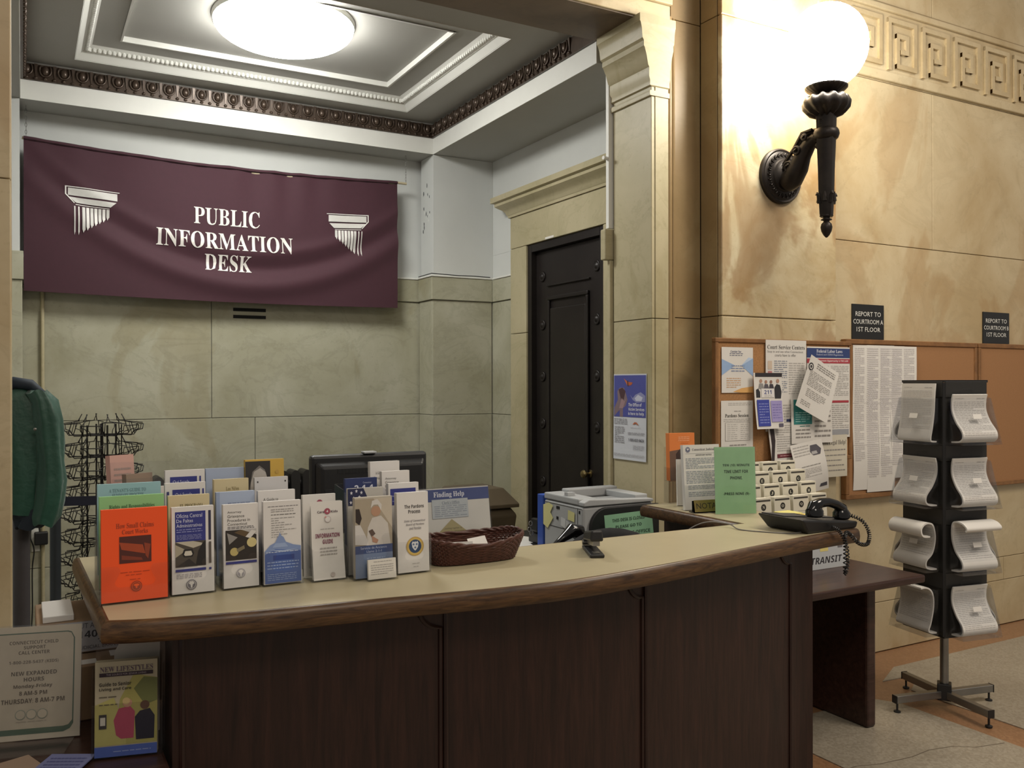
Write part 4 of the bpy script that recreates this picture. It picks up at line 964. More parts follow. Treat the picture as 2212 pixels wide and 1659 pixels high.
# ---- D
D0, D1, DY0 = 0.527, 0.622, 2.218
tier_holder('clear four tier holder with blue capitol dome leaflet in front', D0, D1, DY0, 4)
dome = [('p','#7f93bd',[(0.02,0.40),(0.16,0.47),(0.30,0.50),(0.36,0.56),(0.40,0.58),(0.42,0.62),(0.46,0.58),(0.52,0.56),(0.58,0.50),(0.78,0.46),(0.98,0.44),(0.98,0.01),(0.02,0.01)]),('p','#4d66a4',[(0.02,0.36),(0.3,0.42),(0.98,0.38),(0.98,0.01),(0.02,0.01)]),
        ('p','#95a8cc',[(0.22,0.44),(0.30,0.49),(0.56,0.49),(0.64,0.44)]),('r','#32478a',0.24,0.285,0.80,0.345),('l','#b9c6de',1,0.05,0.37,0.9,0.40),('p','#a9b9d6',[(0.1,0.42),(0.5,0.38),(0.9,0.41),(0.5,0.40)])]
leaflet('white leaflet list over a blue capitol dome', D0, D1, DY0, 0, 0.207, [('l','#6d6a6c',1,0.12,0.925,0.92,0.945),('l','#96928f',2,0.2,0.86,0.8,0.91),('l','#55524f',1,0.2,0.825,0.88,0.845)] +
    [('l','#7b7876',1,0.2,0.785-0.028*i,0.2+q,0.80-0.028*i) for i, q in enumerate((0.62,0.2,0.36,0.55,0.34,0.66,0.32,0.42,0.2))] + dome + [('l','#93a6cf',3,0.08,0.17,0.92,0.28),('l','#93a6cf',4,0.08,0.04,0.85,0.13)])
leaflet('white leaflet titled A Guide to Understanding', D0, D1, DY0, 1, 0.206, [('t',TXT,'n','A Guide to',0.14,0.875,0.54,0.91),('t',TXT,'n','Understanding',0.14,0.825,0.66,0.86)])
leaflet('white leaflet with two small black corner marks', D0+0.004, D1-0.004, DY0, 2, 0.212, [('r','#33302f',0.07,0.935,0.11,0.955),('r','#33302f',0.90,0.935,0.94,0.955)], '#c9c8c8')
leaflet('magazine with grey face photo and yellow edge at the back', D0-0.008, D1+0.0, DY0, 3, 0.232, [('r','#77736f',0.0,0.0,0.64,0.98),('p','#2d2a29',[(0.0,0.98),(0.0,0.62),(0.10,0.66),(0.18,0.86),(0.36,0.93),(0.50,0.88),(0.62,0.70),(0.64,0.70),(0.64,0.98)]),
    ('p','#b5b0aa',[(0.12,0.60),(0.14,0.74),(0.22,0.86),(0.38,0.90),(0.52,0.85),(0.60,0.70),(0.60,0.60)]),('r','#3c3936',0.20,0.69,0.32,0.71),('r','#3c3936',0.42,0.69,0.54,0.71),('c','#b9964a',0.82,0.85,0.05),('c','#c3a256',0.76,0.76,0.04)], '#c7a44c')
# ---- small holder: child care guides
hk = thing('leaflet_holder', 'small open clear holder of Care 4 Kids guides', 'leaflet holder', (0.69, 2.24, CT+0.001), 'clear leaflet holders on the counter')
BX('base', M_CLEAR, hk, (0.643, 0.738, 2.205, 2.29, CT+0.0015, CT+0.0035))
BX('back', M_CLEAR, hk, (0.643, 0.738, 2.287, 2.29, CT+0.0036, CT+0.16))
for q in (0.643, 0.7358):
    MB().prism([(2.205, CT+0.0036), (2.2865, CT+0.0036), (2.2865, CT+0.10), (2.198, CT+0.085)], lambda p, t: (t, p[0], p[1]), q, q+0.0022).build('side', M_CLEAR, hk)
MB().prism([(2.203, CT+0.0036), (2.2055, CT+0.0036), (2.1985, CT+0.082), (2.196, CT+0.082)], lambda p, t: (t, p[0], p[1]), 0.6455, 0.7355).build('front_lip', M_CLEAR, hk)
def care(a): return [('t','#5c4a52','b','Care',0.20,0.855+a,0.42,0.885+a),('c','#9c4a5c',0.51,0.875+a,0.095),('t','#e3dede','b','4',0.48,0.86+a,0.54,0.89+a),('t','#5c4a52','b','Kids',0.62,0.855+a,0.84,0.885+a)]
sheet('leaflet_stack', 'white information guide sagging forward in the small holder', 'leaflets', (0.690, 2.216, CT+0.0055), 0.084, 0.197, care(0) + [
    ('c','#b9b0ae',0.52,0.77,0.10),('c','#d9d6d2',0.52,0.77,0.08),('c','#c4908e',0.45,0.80,0.03),('l','#8c8884',1,0.28,0.64,0.72,0.655),('t','#7c2f50','b','INFORMATION',0.12,0.535,0.88,0.59),('t','#7c2f50','b','GUIDE',0.34,0.455,0.66,0.51),
    ('l','#a29e9a',3,0.25,0.30,0.78,0.42),('c','#b3aaa4',0.6,0.06,0.07)], tilt=0.02, t=0.012, group='leaflets in the clear holders', curl=lambda u, v: 0.012*max(0, 0.45-v)/0.45-0.012*v)
sheet('leaflet_stack', 'white guide standing behind the sagging information guide', 'leaflets', (0.683, 2.262, CT+0.0055), 0.088, 0.212, care(0.02), tilt=0.06, t=0.014, group='leaflets in the clear holders')
# ---- tall box holder: elder services
he = thing('leaflet_holder', 'tall clear box holder with elder services leaflet and card pocket', 'leaflet holder', (0.80, 2.24, CT+0.001), 'clear leaflet holders on the counter')
ex0, ex1 = 0.742, 0.856
BX('base', M_CLEAR, he, (ex0, ex1, 2.168, 2.33, CT+0.0015, CT+0.0035))
BX('back', M_CLEAR, he, (ex0, ex1, 2.3275, 2.33, CT+0.0036, CT+0.235))
for q in (ex0, ex1-0.0024):
    MB().prism([(2.168, CT+0.0036), (2.327, CT+0.0036), (2.327, CT+0.235), (2.24, CT+0.225), (2.168, CT+0.13)], lambda p, t: (t, p[0], p[1]), q, q+0.0024).build('side', M_CLEAR, he)
MB().prism(lip(ex1-ex0-0.006, 0.115, 0.014), lambda p, t: ((ex0+ex1)/2+p[0], t, CT+0.0036+p[1]), 2.168, 2.1702).build('front_lip', M_CLEAR, he)
MB().prism([(2.140, CT+0.0015), (2.1665, CT+0.0015), (2.1665, CT+0.004), (2.1425, CT+0.004), (2.1425, CT+0.022), (2.140, CT+0.022)], lambda p, t: (t, p[0], p[1]), 0.772, 0.853).build('card_pocket', M_CLEAR, he)
sheet('card_stack', 'small white business cards in the pocket of the tall holder', 'cards', (0.812, 2.147, CT+0.0055), 0.076, 0.05, [('l','#9a9793',1,0.2,0.84,0.85,0.92),('l','#a5a29e',5,0.1,0.2,0.9,0.76)], tilt=0.12, t=0.008, m=papermat('#d3cfc6'))
sheet('leaflet_stack', 'leaflet with photo of seated white-haired person and blue band', 'leaflets', (0.799, 2.174, CT+0.0055), 0.102, 0.208, [
    ('r','#a39885',0.0,0.40,1.0,0.98),('p','#bdb3a2',[(0.5,0.98),(1.0,0.98),(1.0,0.6)]),('p','#c4bfb8',[(0.30,0.40),(0.34,0.62),(0.46,0.74),(0.70,0.76),(0.88,0.66),(0.95,0.40)]),('c','#b08a70',0.56,0.82,0.13),('p','#ccc8c2',[(0.42,0.86),(0.46,0.95),(0.60,0.97),(0.72,0.90),(0.70,0.82),(0.62,0.90),(0.50,0.90)]),
    ('p','#2d2320',[(0.02,0.70),(0.02,0.86),(0.12,0.86),(0.18,0.74),(0.12,0.66)]),('p','#c9c6c2',[(0.0,0.42),(0.0,0.66),(0.14,0.66),(0.30,0.50),(0.36,0.40)]),('p','#5a4a42',[(0.36,0.58),(0.46,0.60),(0.54,0.54),(0.44,0.50)]),('p','#a8806a',[(0.44,0.52),(0.62,0.46),(0.58,0.42),(0.46,0.44)]),
    ('r','#3a4c78',0.0,0.30,1.0,0.40),('t','#aab4cc','n','Servicio de Ancianos',0.14,0.355,0.84,0.385),('t','#aab4cc','n','Llame 2-1-1',0.3,0.31,0.70,0.34),('r','#6f7f9c',0.0,0.0,1.0,0.30),('l','#8f9cb4',2,0.3,0.18,0.8,0.26)], tilt=0.03, t=0.016, m=papermat('#b7b0a2'), group='leaflets in the clear holders')
sheet('leaflet_stack', 'leaflet with starred flag picture behind the elder leaflet', 'leaflets', (0.797, 2.226, CT+0.0055), 0.098, 0.226, [('p','#23284a',[(0.0,0.80),(0.0,1.0),(0.44,1.0),(0.56,0.88),(0.52,0.80)]),('p','#a83a3c',[(0.56,0.80),(0.56,0.88),(0.74,0.84),(0.76,0.80)])] +
    [('p','#d4d4dc',[(a, b+0.02),(a+0.012,b+0.006),(a+0.04,b+0.005),(a+0.016,b-0.008),(a+0.024,b-0.024),(a,b-0.012),(a-0.024,b-0.024),(a-0.016,b-0.008),(a-0.04,b+0.005),(a-0.012,b+0.006)]) for a, b in ((0.10,0.95),(0.24,0.97),(0.38,0.95),(0.16,0.89),(0.32,0.90),(0.44,0.88),(0.08,0.84),(0.26,0.84))], tilt=0.04, t=0.012, m=papermat('#b9b6ae'), group='leaflets in the clear holders')
sheet('leaflet_stack', 'dark blue 211 leaflet in front of the monitor', 'leaflets', (0.803, 2.276, CT+0.0055), 0.090, 0.247, [('t','#d5d8e4','i','2-1-1',0.28,0.845,0.86,0.925),('t','#aab2cc','n','Connecticut',0.55,0.94,0.82,0.96)], tilt=0.04, t=0.014, m=papermat('#2c3864'), group='leaflets in the clear holders')
# ---- E: pardons
E0, E1, EY0 = 0.868, 0.958, 2.178
tier_holder('clear four tier holder with The Pardons Process leaflet in front', E0, E1, EY0, 4)
leaflet('front white leaflet The Pardons Process with gold and navy seal', E0, E1, EY0, 0, 0.212, [
    ('t','#3f3c3c','b','The Pardons',0.24,0.80,0.86,0.845),('t','#3f3c3c','b','Process',0.36,0.735,0.74,0.78),('t','#8d8a8c','i','State of Connecticut',0.22,0.62,0.90,0.655),('t','#8d8a8c','i','Board of Pardons',0.28,0.575,0.86,0.61),('t','#8d8a8c','i','and Paroles',0.38,0.53,0.76,0.565),
    ('c','#b8964a',0.55,0.32,0.28),('c','#c9ac5e',0.55,0.32,0.255),('c','#2f4668',0.55,0.32,0.20),('p','#cfd2d6',[(0.44,0.36),(0.48,0.385),(0.52,0.37),(0.55,0.385),(0.58,0.37),(0.62,0.385),(0.66,0.36),(0.64,0.31),(0.59,0.28),(0.55,0.265),(0.51,0.28),(0.46,0.31)]),('c','#5d6f8c',0.50,0.345,0.03),('c','#5d6f8c',0.60,0.345,0.03),('c','#5d6f8c',0.55,0.305,0.03),
    ('l','#9a979a',1,0.45,0.10,0.68,0.115),('l','#9a979a',1,0.48,0.06,0.64,0.075)])
leaflet('white and navy leaflet just above The Pardons Process', E0-0.002, E1-0.004, EY0, 1, 0.21, [('r',NAVY,0.06,0.72,0.90,0.93),('t','#b5b9da','n','Interpreter Information Card',0.10,0.82,0.86,0.85),('l','#8a90c4',1,0.12,0.76,0.8,0.78)])
leaflet('white Attorney Grievance leaflet in the third tier beside the monitor', E0, E1-0.008, EY0, 2, 0.215, attorney(False))
leaflet('white leaflet A Guide to Juvenile Service at the very back', E0-0.014, E1-0.016, EY0, 3, 0.215, [('t','#77736f','s','A Guide to Juvenile',0.18,0.83,0.76,0.87),('t','#77736f','s','Service for Members',0.12,0.765,0.84,0.805)])
# ---- angled holder behind the booklets, on the left arm
hl = thing('leaflet_holder', 'clear holder with pink leaflets on the left arm of the counter', 'leaflet holder', (0.27, 2.55, CT+0.001), 'clear leaflet holders on the counter')
BX('base', M_CLEAR2, hl, (0.20, 0.36, 2.45, 2.68, CT+0.0015, CT+0.0035))
for y in (2.45, 2.52, 2.59):
    BX('divider', M_CLEAR2, hl, (0.205, 0.355, y, y+0.002, CT+0.004, CT+0.22+(y-2.45)*0.55))
for i, (lab, x, y, w, h, col, rz, ti) in enumerate((('pink leaflets leaning at the back of the left arm holder', 0.252, 2.615, 0.070, 0.31, '#c59c90', 0.45, 0.10),
        ('brown leaflets beside the pink ones on the left arm', 0.285, 2.56, 0.075, 0.262, '#8b7868', 0.4, 0.08), ('white cards in front of the brown leaflets on the left arm', 0.318, 2.48, 0.07, 0.232, '#c9c5bd', 0.3, 0.06))):
    sheet('leaflet_stack', lab, 'leaflets', (x, y, CT+0.005), w, h, [('l','#a08c84',4,0.15,0.70,0.85,0.90)] if i < 2 else [('r','#6f6a66',0.55,0.72,0.66,0.86)], rz=rz, tilt=ti, t=0.022, m=papermat(col), group='leaflets in the clear holders')

# ---- Finding Help sign in an acrylic stand
fh = thing('sign_holder', 'clear acrylic stand of the Finding Help sign behind the basket', 'sign holder', (1.125, 2.37, CT+0.001))
FW, FH = 0.252, 0.193
def fbox(name, b, m=M_CLEAR):
    mb = MB(frame((1.125, 2.372, CT+0.0015), 0, 0.16)); mb.box(*b); return mb.build(name, m, fh)
fbox('front_pane', (-FW/2-0.003, FW/2+0.003, -0.0035, -0.0015, 0.001, FH+0.006)); fbox('back_pane', (-FW/2-0.003, FW/2+0.003, 0.0018, 0.0038, 0.001, FH+0.006))
MB().box(1.00, 1.25, 2.355, 2.392, CT+0.0010, CT+0.0022).build('foot', M_CLEAR, fh)
sheet('sign_sheet', 'Finding Help sheet with navy header and tan triangle', 'sign', (1.125, 2.3715, CT+0.004), FW, FH, [
    ('r','#39477c',0.07,0.80,1.0,0.985),('t','#d4d6de','s','Finding Help',0.27,0.845,0.67,0.945),('r','#39477c',0.0,0.5,0.075,0.985),('c','#b5b8c4',0.035,0.79,0.075),('c','#39477c',0.035,0.79,0.03),
    ('p','#9a9068',[(0.13,0.13),(0.86,0.13),(0.485,0.52)]),('t','#5f5940','n','...working together to',0.37,0.36,0.61,0.395),('t','#5f5940','n','provide the information',0.37,0.31,0.63,0.345),('t','#5f5940','n','and services you need.',0.37,0.26,0.61,0.295),
    ('r','#a9b0b4',0.24,0.54,0.71,0.83),('t','#77808a','s',"Clerk's Office",0.37,0.755,0.60,0.80),('r','#77808a',0.37,0.747,0.60,0.75),('l','#8b939c',6,0.27,0.56,0.69,0.74)], tilt=0.16, t=0.001, m=papermat('#c9c7c0'))

# ---- wicker basket
bk = thing('wicker_basket', 'dark brown woven wicker basket on the counter', 'basket', (1.128, 2.262, CT))
M_WICK = mat('dark wicker', '#4c2a20', 0.55, var=0.3, scale=60)
bcx, bcy = 1.128, 2.262
def bring(z, q, n=72, amp=0.0, ph=0):
    """rounded-rectangle loop of the basket at height fraction q"""
    L = 0.126+0.024*q; Wd = 0.052+0.020*q; out = []
    for i in range(n):
        a = 2*PI*i/n; c, s_ = math.cos(a), math.sin(a)
        ex = 0.62; x = L*math.copysign(abs(c)**ex, c); y = Wd*math.copysign(abs(s_)**ex, s_)
        w = 1+amp*math.cos(i*PI+ph)
        dip = -0.016*math.exp(-(x/0.10)**2)*(y < 0)*q+0.008*abs(x/L)**3*q
        out.append((bcx+x*w+0.0, bcy+y*w, CT+z+dip))
    return out
mb = MB()
NR = 12
for k in range(NR):
    q = k/(NR-1); mb.tube(bring(0.006+0.058*q, q, 72, 0.018 if k % 2 else -0.018), 0.0030, 5, closed=True)
o = mb.build('weave', M_WICK, bk, smooth=True); o['kind'] = 'stuff'
mb = MB(); rr = [bring(0.004, 0, 36), bring(0.034, 0.5, 36), bring(0.064, 1, 36)]
for i in range(0, 36): mb.tube([rr[0][i], rr[1][i], rr[2][i]], 0.0024, 4)
o = mb.build('stake', M_WICK, bk); o['kind'] = 'stuff'
mb = MB()
for ph in (0, PI): mb.tube([(p[0], p[1]+0.002*math.sin(i*0.9+ph), p[2]+0.006+0.0035*math.cos(i*0.9+ph)) for i, p in enumerate(bring(0.064, 1.0, 90))], 0.0042, 6, closed=True)
mb.build('rim', M_WICK, bk, smooth=True)
b0 = bring(0.003, -0.02, 48); MB().add([*b0, (bcx, bcy, CT+0.003)], [(i, (i+1) % 48, 48) for i in range(48)]).build('basket_floor', M_WICK, bk, solid=0.002)
sheet('paper_slip', 'white folded paper slips lying in the wicker basket', 'paper', (1.155, 2.245, CT+0.010), 0.075, 0.062, rz=0.35, tilt=0.5, t=0.0006)
sheet('paper_slip', 'second white slip leaning on the basket front', 'paper', (1.085, 2.245, CT+0.010), 0.07, 0.05, rz=-0.25, tilt=0.25, t=0.0006)

# ---- stapler
st = thing('stapler', 'small black stapler standing on the counter', 'stapler', (1.475, 2.16, CT), None)
T = Matrix.Translation((1.492, 2.185, CT)) @ Matrix.Rotation(-0.434, 4, 'Z') @ Matrix.Scale(1.25, 4)
def stp(name, m, fn, **k): mb = MB(T); fn(mb); return mb.build(name, m, st, **k)
stp('base', M_BLACK, lambda b: b.box(-0.017, 0.017, -0.066, 0.060, 0.0005, 0.009), bevel=0.003)
stp('anvil', M_STEEL, lambda b: b.box(-0.008, 0.008, -0.055, -0.035, 0.0095, 0.011))
stp('magazine', M_STEEL, lambda b: b.hexa([(-0.008,-0.052,0.026),(0.008,-0.052,0.026),(0.008,0.055,0.015),(-0.008,0.055,0.015),(-0.008,-0.052,0.040),(0.008,-0.052,0.040),(0.008,0.055,0.028),(-0.008,0.055,0.028)]))
stp('cap', M_BLACK, lambda b: b.hexa([(-0.016,-0.060,0.038),(0.016,-0.060,0.038),(0.016,0.058,0.022),(-0.016,0.058,0.022),(-0.013,-0.058,0.064),(0.013,-0.058,0.064),(0.012,0.056,0.044),(-0.012,0.056,0.044)]), bevel=0.006)
stp('hinge', M_STEEL, lambda b: b.cyl((-0.018, 0.048, 0.018), (0.018, 0.048, 0.018), 0.007, n=10), smooth=True)

# ---- telephone with coiled cord
ph = thing('telephone', 'black desk telephone with handset near the right counter tip', 'telephone', (2.42, 2.20, CT))
T = Matrix.Translation((2.30, 2.085, CT+0.001)) @ Matrix.Rotation(0.04, 4, 'Z')
def tp(name, m, fn, **k): mb = MB(T); fn(mb); return mb.build(name, m, ph, **k)
tp('body', M_BLACK, lambda b: b.hexa([(0.0,0.008,0.0),(0.245,0.004,0.0),(0.245,0.185,0.0),(0.0,0.185,0.0),(-0.040,0.0,0.052),(0.25,0.0,0.024),(0.25,0.20,0.024),(-0.040,0.20,0.052)]), bevel=0.007)
tp('face', mat('dark grey plastic', '#2a2a2c', 0.5), lambda b: b.hexa([(-0.03,0.085,0.0508),(0.23,0.085,0.0256),(0.23,0.185,0.0256),(-0.03,0.185,0.0508),(-0.03,0.085,0.0545),(0.23,0.085,0.0290),(0.23,0.185,0.0290),(-0.03,0.185,0.0545)]))
tp('label_card', papermat('#d8c06a'), lambda b: b.hexa([(0.11,0.10,0.0420),(0.17,0.10,0.0362),(0.17,0.16,0.0362),(0.11,0.16,0.0420),(0.11,0.10,0.0428),(0.17,0.10,0.0370),(0.17,0.16,0.0370),(0.11,0.16,0.0428)]))
hp = [(0.052,0.042,0.066), (0.07,0.042,0.082), (0.10,0.042,0.094), (0.14,0.042,0.094), (0.18,0.042,0.084), (0.215,0.042,0.064), (0.232,0.042,0.046)]
hs = tp('handset', M_GLOSS, lambda b: b.tube(hp, [0.016, 0.024, 0.018, 0.016, 0.016, 0.020, 0.012], 12), smooth=True)
for nm, x_, z_ in (('earpiece', 0.072, 0.048), ('mouthpiece', 0.212, 0.030)):
    mb = MB(T); mb.lathe([(0.024,0.0),(0.030,0.006),(0.030,0.022),(0.020,0.036)], (x_, 0.042, z_), 16); mb.build(nm, M_GLOSS, hs, smooth=True)
def coil(path, r, turns, n, tr):
    path = catmull3(path, 12); out = []
    m = turns*n
    for i in range(m+1):
        t = i/m*(len(path)-1); k = min(int(t), len(path)-2); p = path[k].lerp(path[k+1], t-k)
        d = (path[k+1]-path[k]).normalized(); a = d.cross(Vector((0.3, 0.2, 1))).normalized(); b = d.cross(a)
        ang = 2*PI*i/n; out.append(p+r*(math.cos(ang)*a+math.sin(ang)*b))
    return out
def catmull3(pts, k):
    pts = [Vector(p) for p in pts]; out = []
    for i in range(len(pts)-1):
        p0, p1, p2, p3 = pts[max(i-1, 0)], pts[i], pts[i+1], pts[min(i+2, len(pts)-1)]
        for j in range(k):
            t = j/k; out.append(0.5*(2*p1+(p2-p0)*t+(2*p0-5*p1+4*p2-p3)*t*t+(3*p1-p0-3*p2+p3)*t**3))
    out.append(pts[-1]); return out
cp_ = [(2.535,2.125,CT+0.045),(2.552,2.085,CT+0.03),(2.562,2.062,CT-0.01),(2.54,2.05,CT-0.045),(2.495,2.05,CT-0.04),(2.455,2.055,CT-0.005),(2.432,2.052,CT-0.005),(2.425,2.047,CT-0.06),(2.424,2.047,CT-0.135),(2.434,2.045,CT-0.10),(2.430,2.047,CT-0.04),(2.418,2.064,CT+0.004),(2.40,2.082,CT+0.02)]
MB().tube(coil(cp_, 0.0055, 70, 8, 0.002), 0.0022, 4).build('coiled_cord', M_BLACK, ph)
MB().tube([tuple(p) for p in catmull3([(2.02,2.42,CT-0.03),(2.075,2.40,CT+0.004),(2.12,2.375,CT+0.018),(2.17,2.33,CT+0.012),(2.16,2.27,CT+0.003),(2.20,2.19,CT+0.0025),(2.25,2.13,CT+0.0025),(2.297,2.12,CT+0.004)], 8)], 0.0022, 6).build('line_cord', mat('grey cable', '#6d6a66', 0.5), ph, smooth=True)
pd = BX('sticky_pad', papermat('#d8cf7c'), None, (2.44, 2.515, 2.315, 2.385, CT+0.001, CT+0.03), bevel=0.001)
tag(pd, 'yellow sticky note pad behind the telephone', 'note pad')

# ---- right arm of the counter: signs and leaflets
gs = thing('phone_sign', 'green sign limiting phone use to ten minutes in a clear stand', 'sign', (2.41, 2.55, CT))
gT = ((2.335+2.487)/2, 2.552, CT+0.002); gw, gh, grz = 0.165, 0.258, -0.37
sheet('green_sheet', None, None, gT, gw, gh, [('t','#25392b','b','TEN (10) MINUTE',0.20,0.70,0.86,0.745),('t','#25392b','b','TIME LIMIT FOR',0.23,0.61,0.82,0.655),('t','#25392b','b','PHONE.',0.38,0.515,0.68,0.56),('t','#25392b','b','-PRESS NINE (9)-',0.20,0.27,0.86,0.32)], rz=grz, tilt=0.06, t=0.001, m=papermat('#9ac698'), parent=gs)
mb = MB(frame(gT, grz, 0.06)); mb.box(-gw/2-0.002, gw/2+0.002, -0.0045, -0.0022, 0, gh+0.002); mb.box(-gw/2-0.002, gw/2+0.002, 0.0015, 0.0035, 0, gh+0.002); mb.build('clear_pane', M_CLEAR, gs)
mb = MB(frame((gT[0], gT[1], CT+0.0006), grz)); mb.box(-gw/2, gw/2, 0.006, 0.07, 0, 0.002); mb.build('clear_foot', M_CLEAR, gs)
nt_ = thing('notary_plate', 'small brass name plate reading NOTARY', 'name plate', (2.345, 2.63, CT))
M_BRASS = mat('brushed brass', '#9c8a54', 0.35, 0.8)
sheet('plate', None, None, (2.355, 2.628, CT+0.006), 0.145, 0.046, [('t','#2a2418','n','NOTARY',0.06,0.26,0.94,0.74)], rz=-0.18, tilt=0.25, t=0.0015, m=M_BRASS, parent=nt_)
mb = MB(frame((2.355, 2.632, CT+0.0012), -0.18)); mb.prism([(0,0),(0.04,0),(0.04,0.003),(0.015,0.006),(0.017,0.046),(0.013,0.047),(0.004,0.006)], lambda p, t: (t, p[0], p[1]), -0.0745, 0.0745); mb.build('plate_stand', M_GLOSS, nt_)
# important notice stack in a clear holder
hn = thing('leaflet_holder', 'clear holder of the important notice sheets on the right arm', 'leaflet holder', (2.38, 2.72, CT+0.001), 'clear leaflet holders on the counter')
mb = MB(frame((2.385, 2.705, CT+0.0015), -0.12, 0.08)); mb.box(-0.09, 0.09, -0.004, -0.002, 0.0, 0.10); mb.build('front_lip', M_CLEAR, hn)
mb = MB(frame((2.385, 2.705, CT+0.0015), -0.12, 0.08)); mb.box(-0.09, 0.09, 0.022, 0.024, 0.002, 0.24); mb.build('back', M_CLEAR, hn)
mb = MB(frame((2.385, 2.705, CT+0.0015), -0.12)); mb.box(-0.09, 0.09, -0.004, 0.05, -0.0008, 0.0); mb.build('base', M_CLEAR, hn)
sheet('notice_stack', 'stack of white notices headed Connecticut Judicial Branch', 'notices', (2.385, 2.706, CT+0.003), 0.172, 0.258, seal('#4a4f74',0.13,0.925,0.065) + [('t','#77747c','s','Connecticut Judicial',0.25,0.905,0.86,0.945),('r','#8a8890',0.05,0.865,0.95,0.868),('t','#55525a','b','IMPORTANT NOTICE',0.34,0.83,0.78,0.85),
    ('l','#8f97a4',7,0.06,0.63,0.95,0.80),('l','#8f97a4',8,0.06,0.40,0.95,0.60),('l','#9aa0aa',3,0.1,0.31,0.9,0.38),('l','#9aa0aa',3,0.1,0.2,0.9,0.28)], rz=-0.12, tilt=0.08, t=0.018)
# side-turned white leaflet
sheet('leaflet_stack', 'narrow white leaflet with sideways black letters at the arm edge', 'leaflets', (2.405, 2.815, CT+0.003), 0.10, 0.190, [('v','#33313a','s','WAO',0.45,0.30,0.95,0.92),('r','#a5a2a0',0.22,0.45,0.28,0.85)], rz=-0.5, tilt=0.10, t=0.02, group='leaflets in the clear holders')
ho = thing('leaflet_holder', 'clear upright holder with orange leaflets against the marble pilaster', 'leaflet holder', (2.45, 2.90, CT+0.001), 'clear leaflet holders on the counter')
oT = (2.440, 2.895, CT+0.0015); orz = -0.15
for b, nme in (((-0.066,0.066,0,0.05,0,0.002),'base'),((-0.066,0.066,0.048,0.050,0.0022,0.235),'back'),((-0.066,-0.064,0,0.0478,0.0022,0.15),'side'),((0.064,0.066,0,0.0478,0.0022,0.15),'side'),((-0.0638,0.0638,0,0.002,0.0022,0.15),'front_lip'),((-0.0638,0.0638,0.0022,0.0478,0.092,0.094),'shelf')):
    mb = MB(frame(oT, orz)); mb.box(*b); mb.build(nme, M_CLEAR2, ho)
sheet('leaflet_stack', 'orange topped leaflets with a face photo in the upright holder', 'leaflets', (2.442, 2.902, CT+0.0965), 0.122, 0.200, [('p','#6d5344',[(0,0.0),(0,0.62),(0.5,0.66),(1,0.74),(1,0.0)]),('p','#3a2824',[(0.26,0.35),(0.24,0.56),(0.40,0.66),(0.66,0.66),(0.84,0.60),(0.80,0.34),(0.5,0.28)]),('p','#b98c6c',[(0.52,0.05),(0.48,0.36),(0.60,0.56),(0.80,0.58),(0.86,0.40),(0.80,0.10)]),('l','#f0b48a',3,0.35,0.82,0.8,0.93),('l','#c86c34',1,0.45,0.77,0.75,0.80)], rz=orz, tilt=0.04, t=0.03, m=papermat('#dd7f3e'), group='leaflets in the clear holders')

# ================================================================== SIDE TABLE: TIERED LEAFLET BOXES, SIGN
tb = thing('form_stand', 'white stepped stand of lettered leaflets on the side table', 'stand', (2.98, 2.9, 0.74))
M_STAND = papermat('#cfccbd')
RX1, RY, PITCH = 3.215, 2.80, 0.115
for r in range(4):
    z1 = 0.86+0.045*r
    BX('step', M_STAND, tb, (RX1-4*PITCH-0.01, RX1+0.01, RY+0.062*r, RY+0.062*(r+1)-0.001, 0.7405, z1))
    BX('step_lip', M_STAND, tb, (RX1-4*PITCH-0.01, RX1+0.01, RY+0.062*r-0.004, RY+0.062*r-0.001, 0.7405 if r == 0 else z1-0.045, z1+0.03))
letters = [['N','O','Q','P'], ['I','J','L','M'], ['D','E','F','G'], ['A','B','C','D']]
rowname = ['lowest', 'second', 'third', 'highest']
for r in range(4):
    for c in range(4):
        xr = RX1-(3-c)*PITCH; w = 0.097; lt = letters[r][c]
        h = 0.215+0.004*((r*7+c*3) % 3)
        z0 = 0.8605+0.045*r
        sheet('lettered_leaflets', 'cream leaflets marked with a round letter %s in the %s row of the form stand' % (lt, rowname[r]), 'leaflets', (xr-w/2-0.006, RY+0.062*r+0.004, z0), w, h, [
            ('r','#3d3a34',0.05,0.93,0.95,0.965),('c','#26241f',0.52,0.815,0.15),('t','#d0ccbc','s',lt,0.45,0.785,0.59,0.845),('l','#a8a494',1,0.3,0.665,0.8,0.69),('l','#b3af9f',4,0.12,0.45,0.85,0.58)],
            tilt=0.05, t=0.038+0.012*((r+c) % 2), m=papermat('#d2cdbb'), group='lettered leaflets on the form stand')
sheet('transit_sign', 'white card sign reading TRANSIT under the counter tip', 'sign', (3.165, 2.775, 0.741), 0.26, 0.15, [('t','#2f2c30','i','TRANSIT',0.14,0.16,0.90,0.36),('r','#d9c97c',0.36,0.52,0.56,0.92),('r','#6d6a6c',0.80,0.58,0.92,0.92)], tilt=0.06, t=0.002, m=papermat('#b5b8ba'))

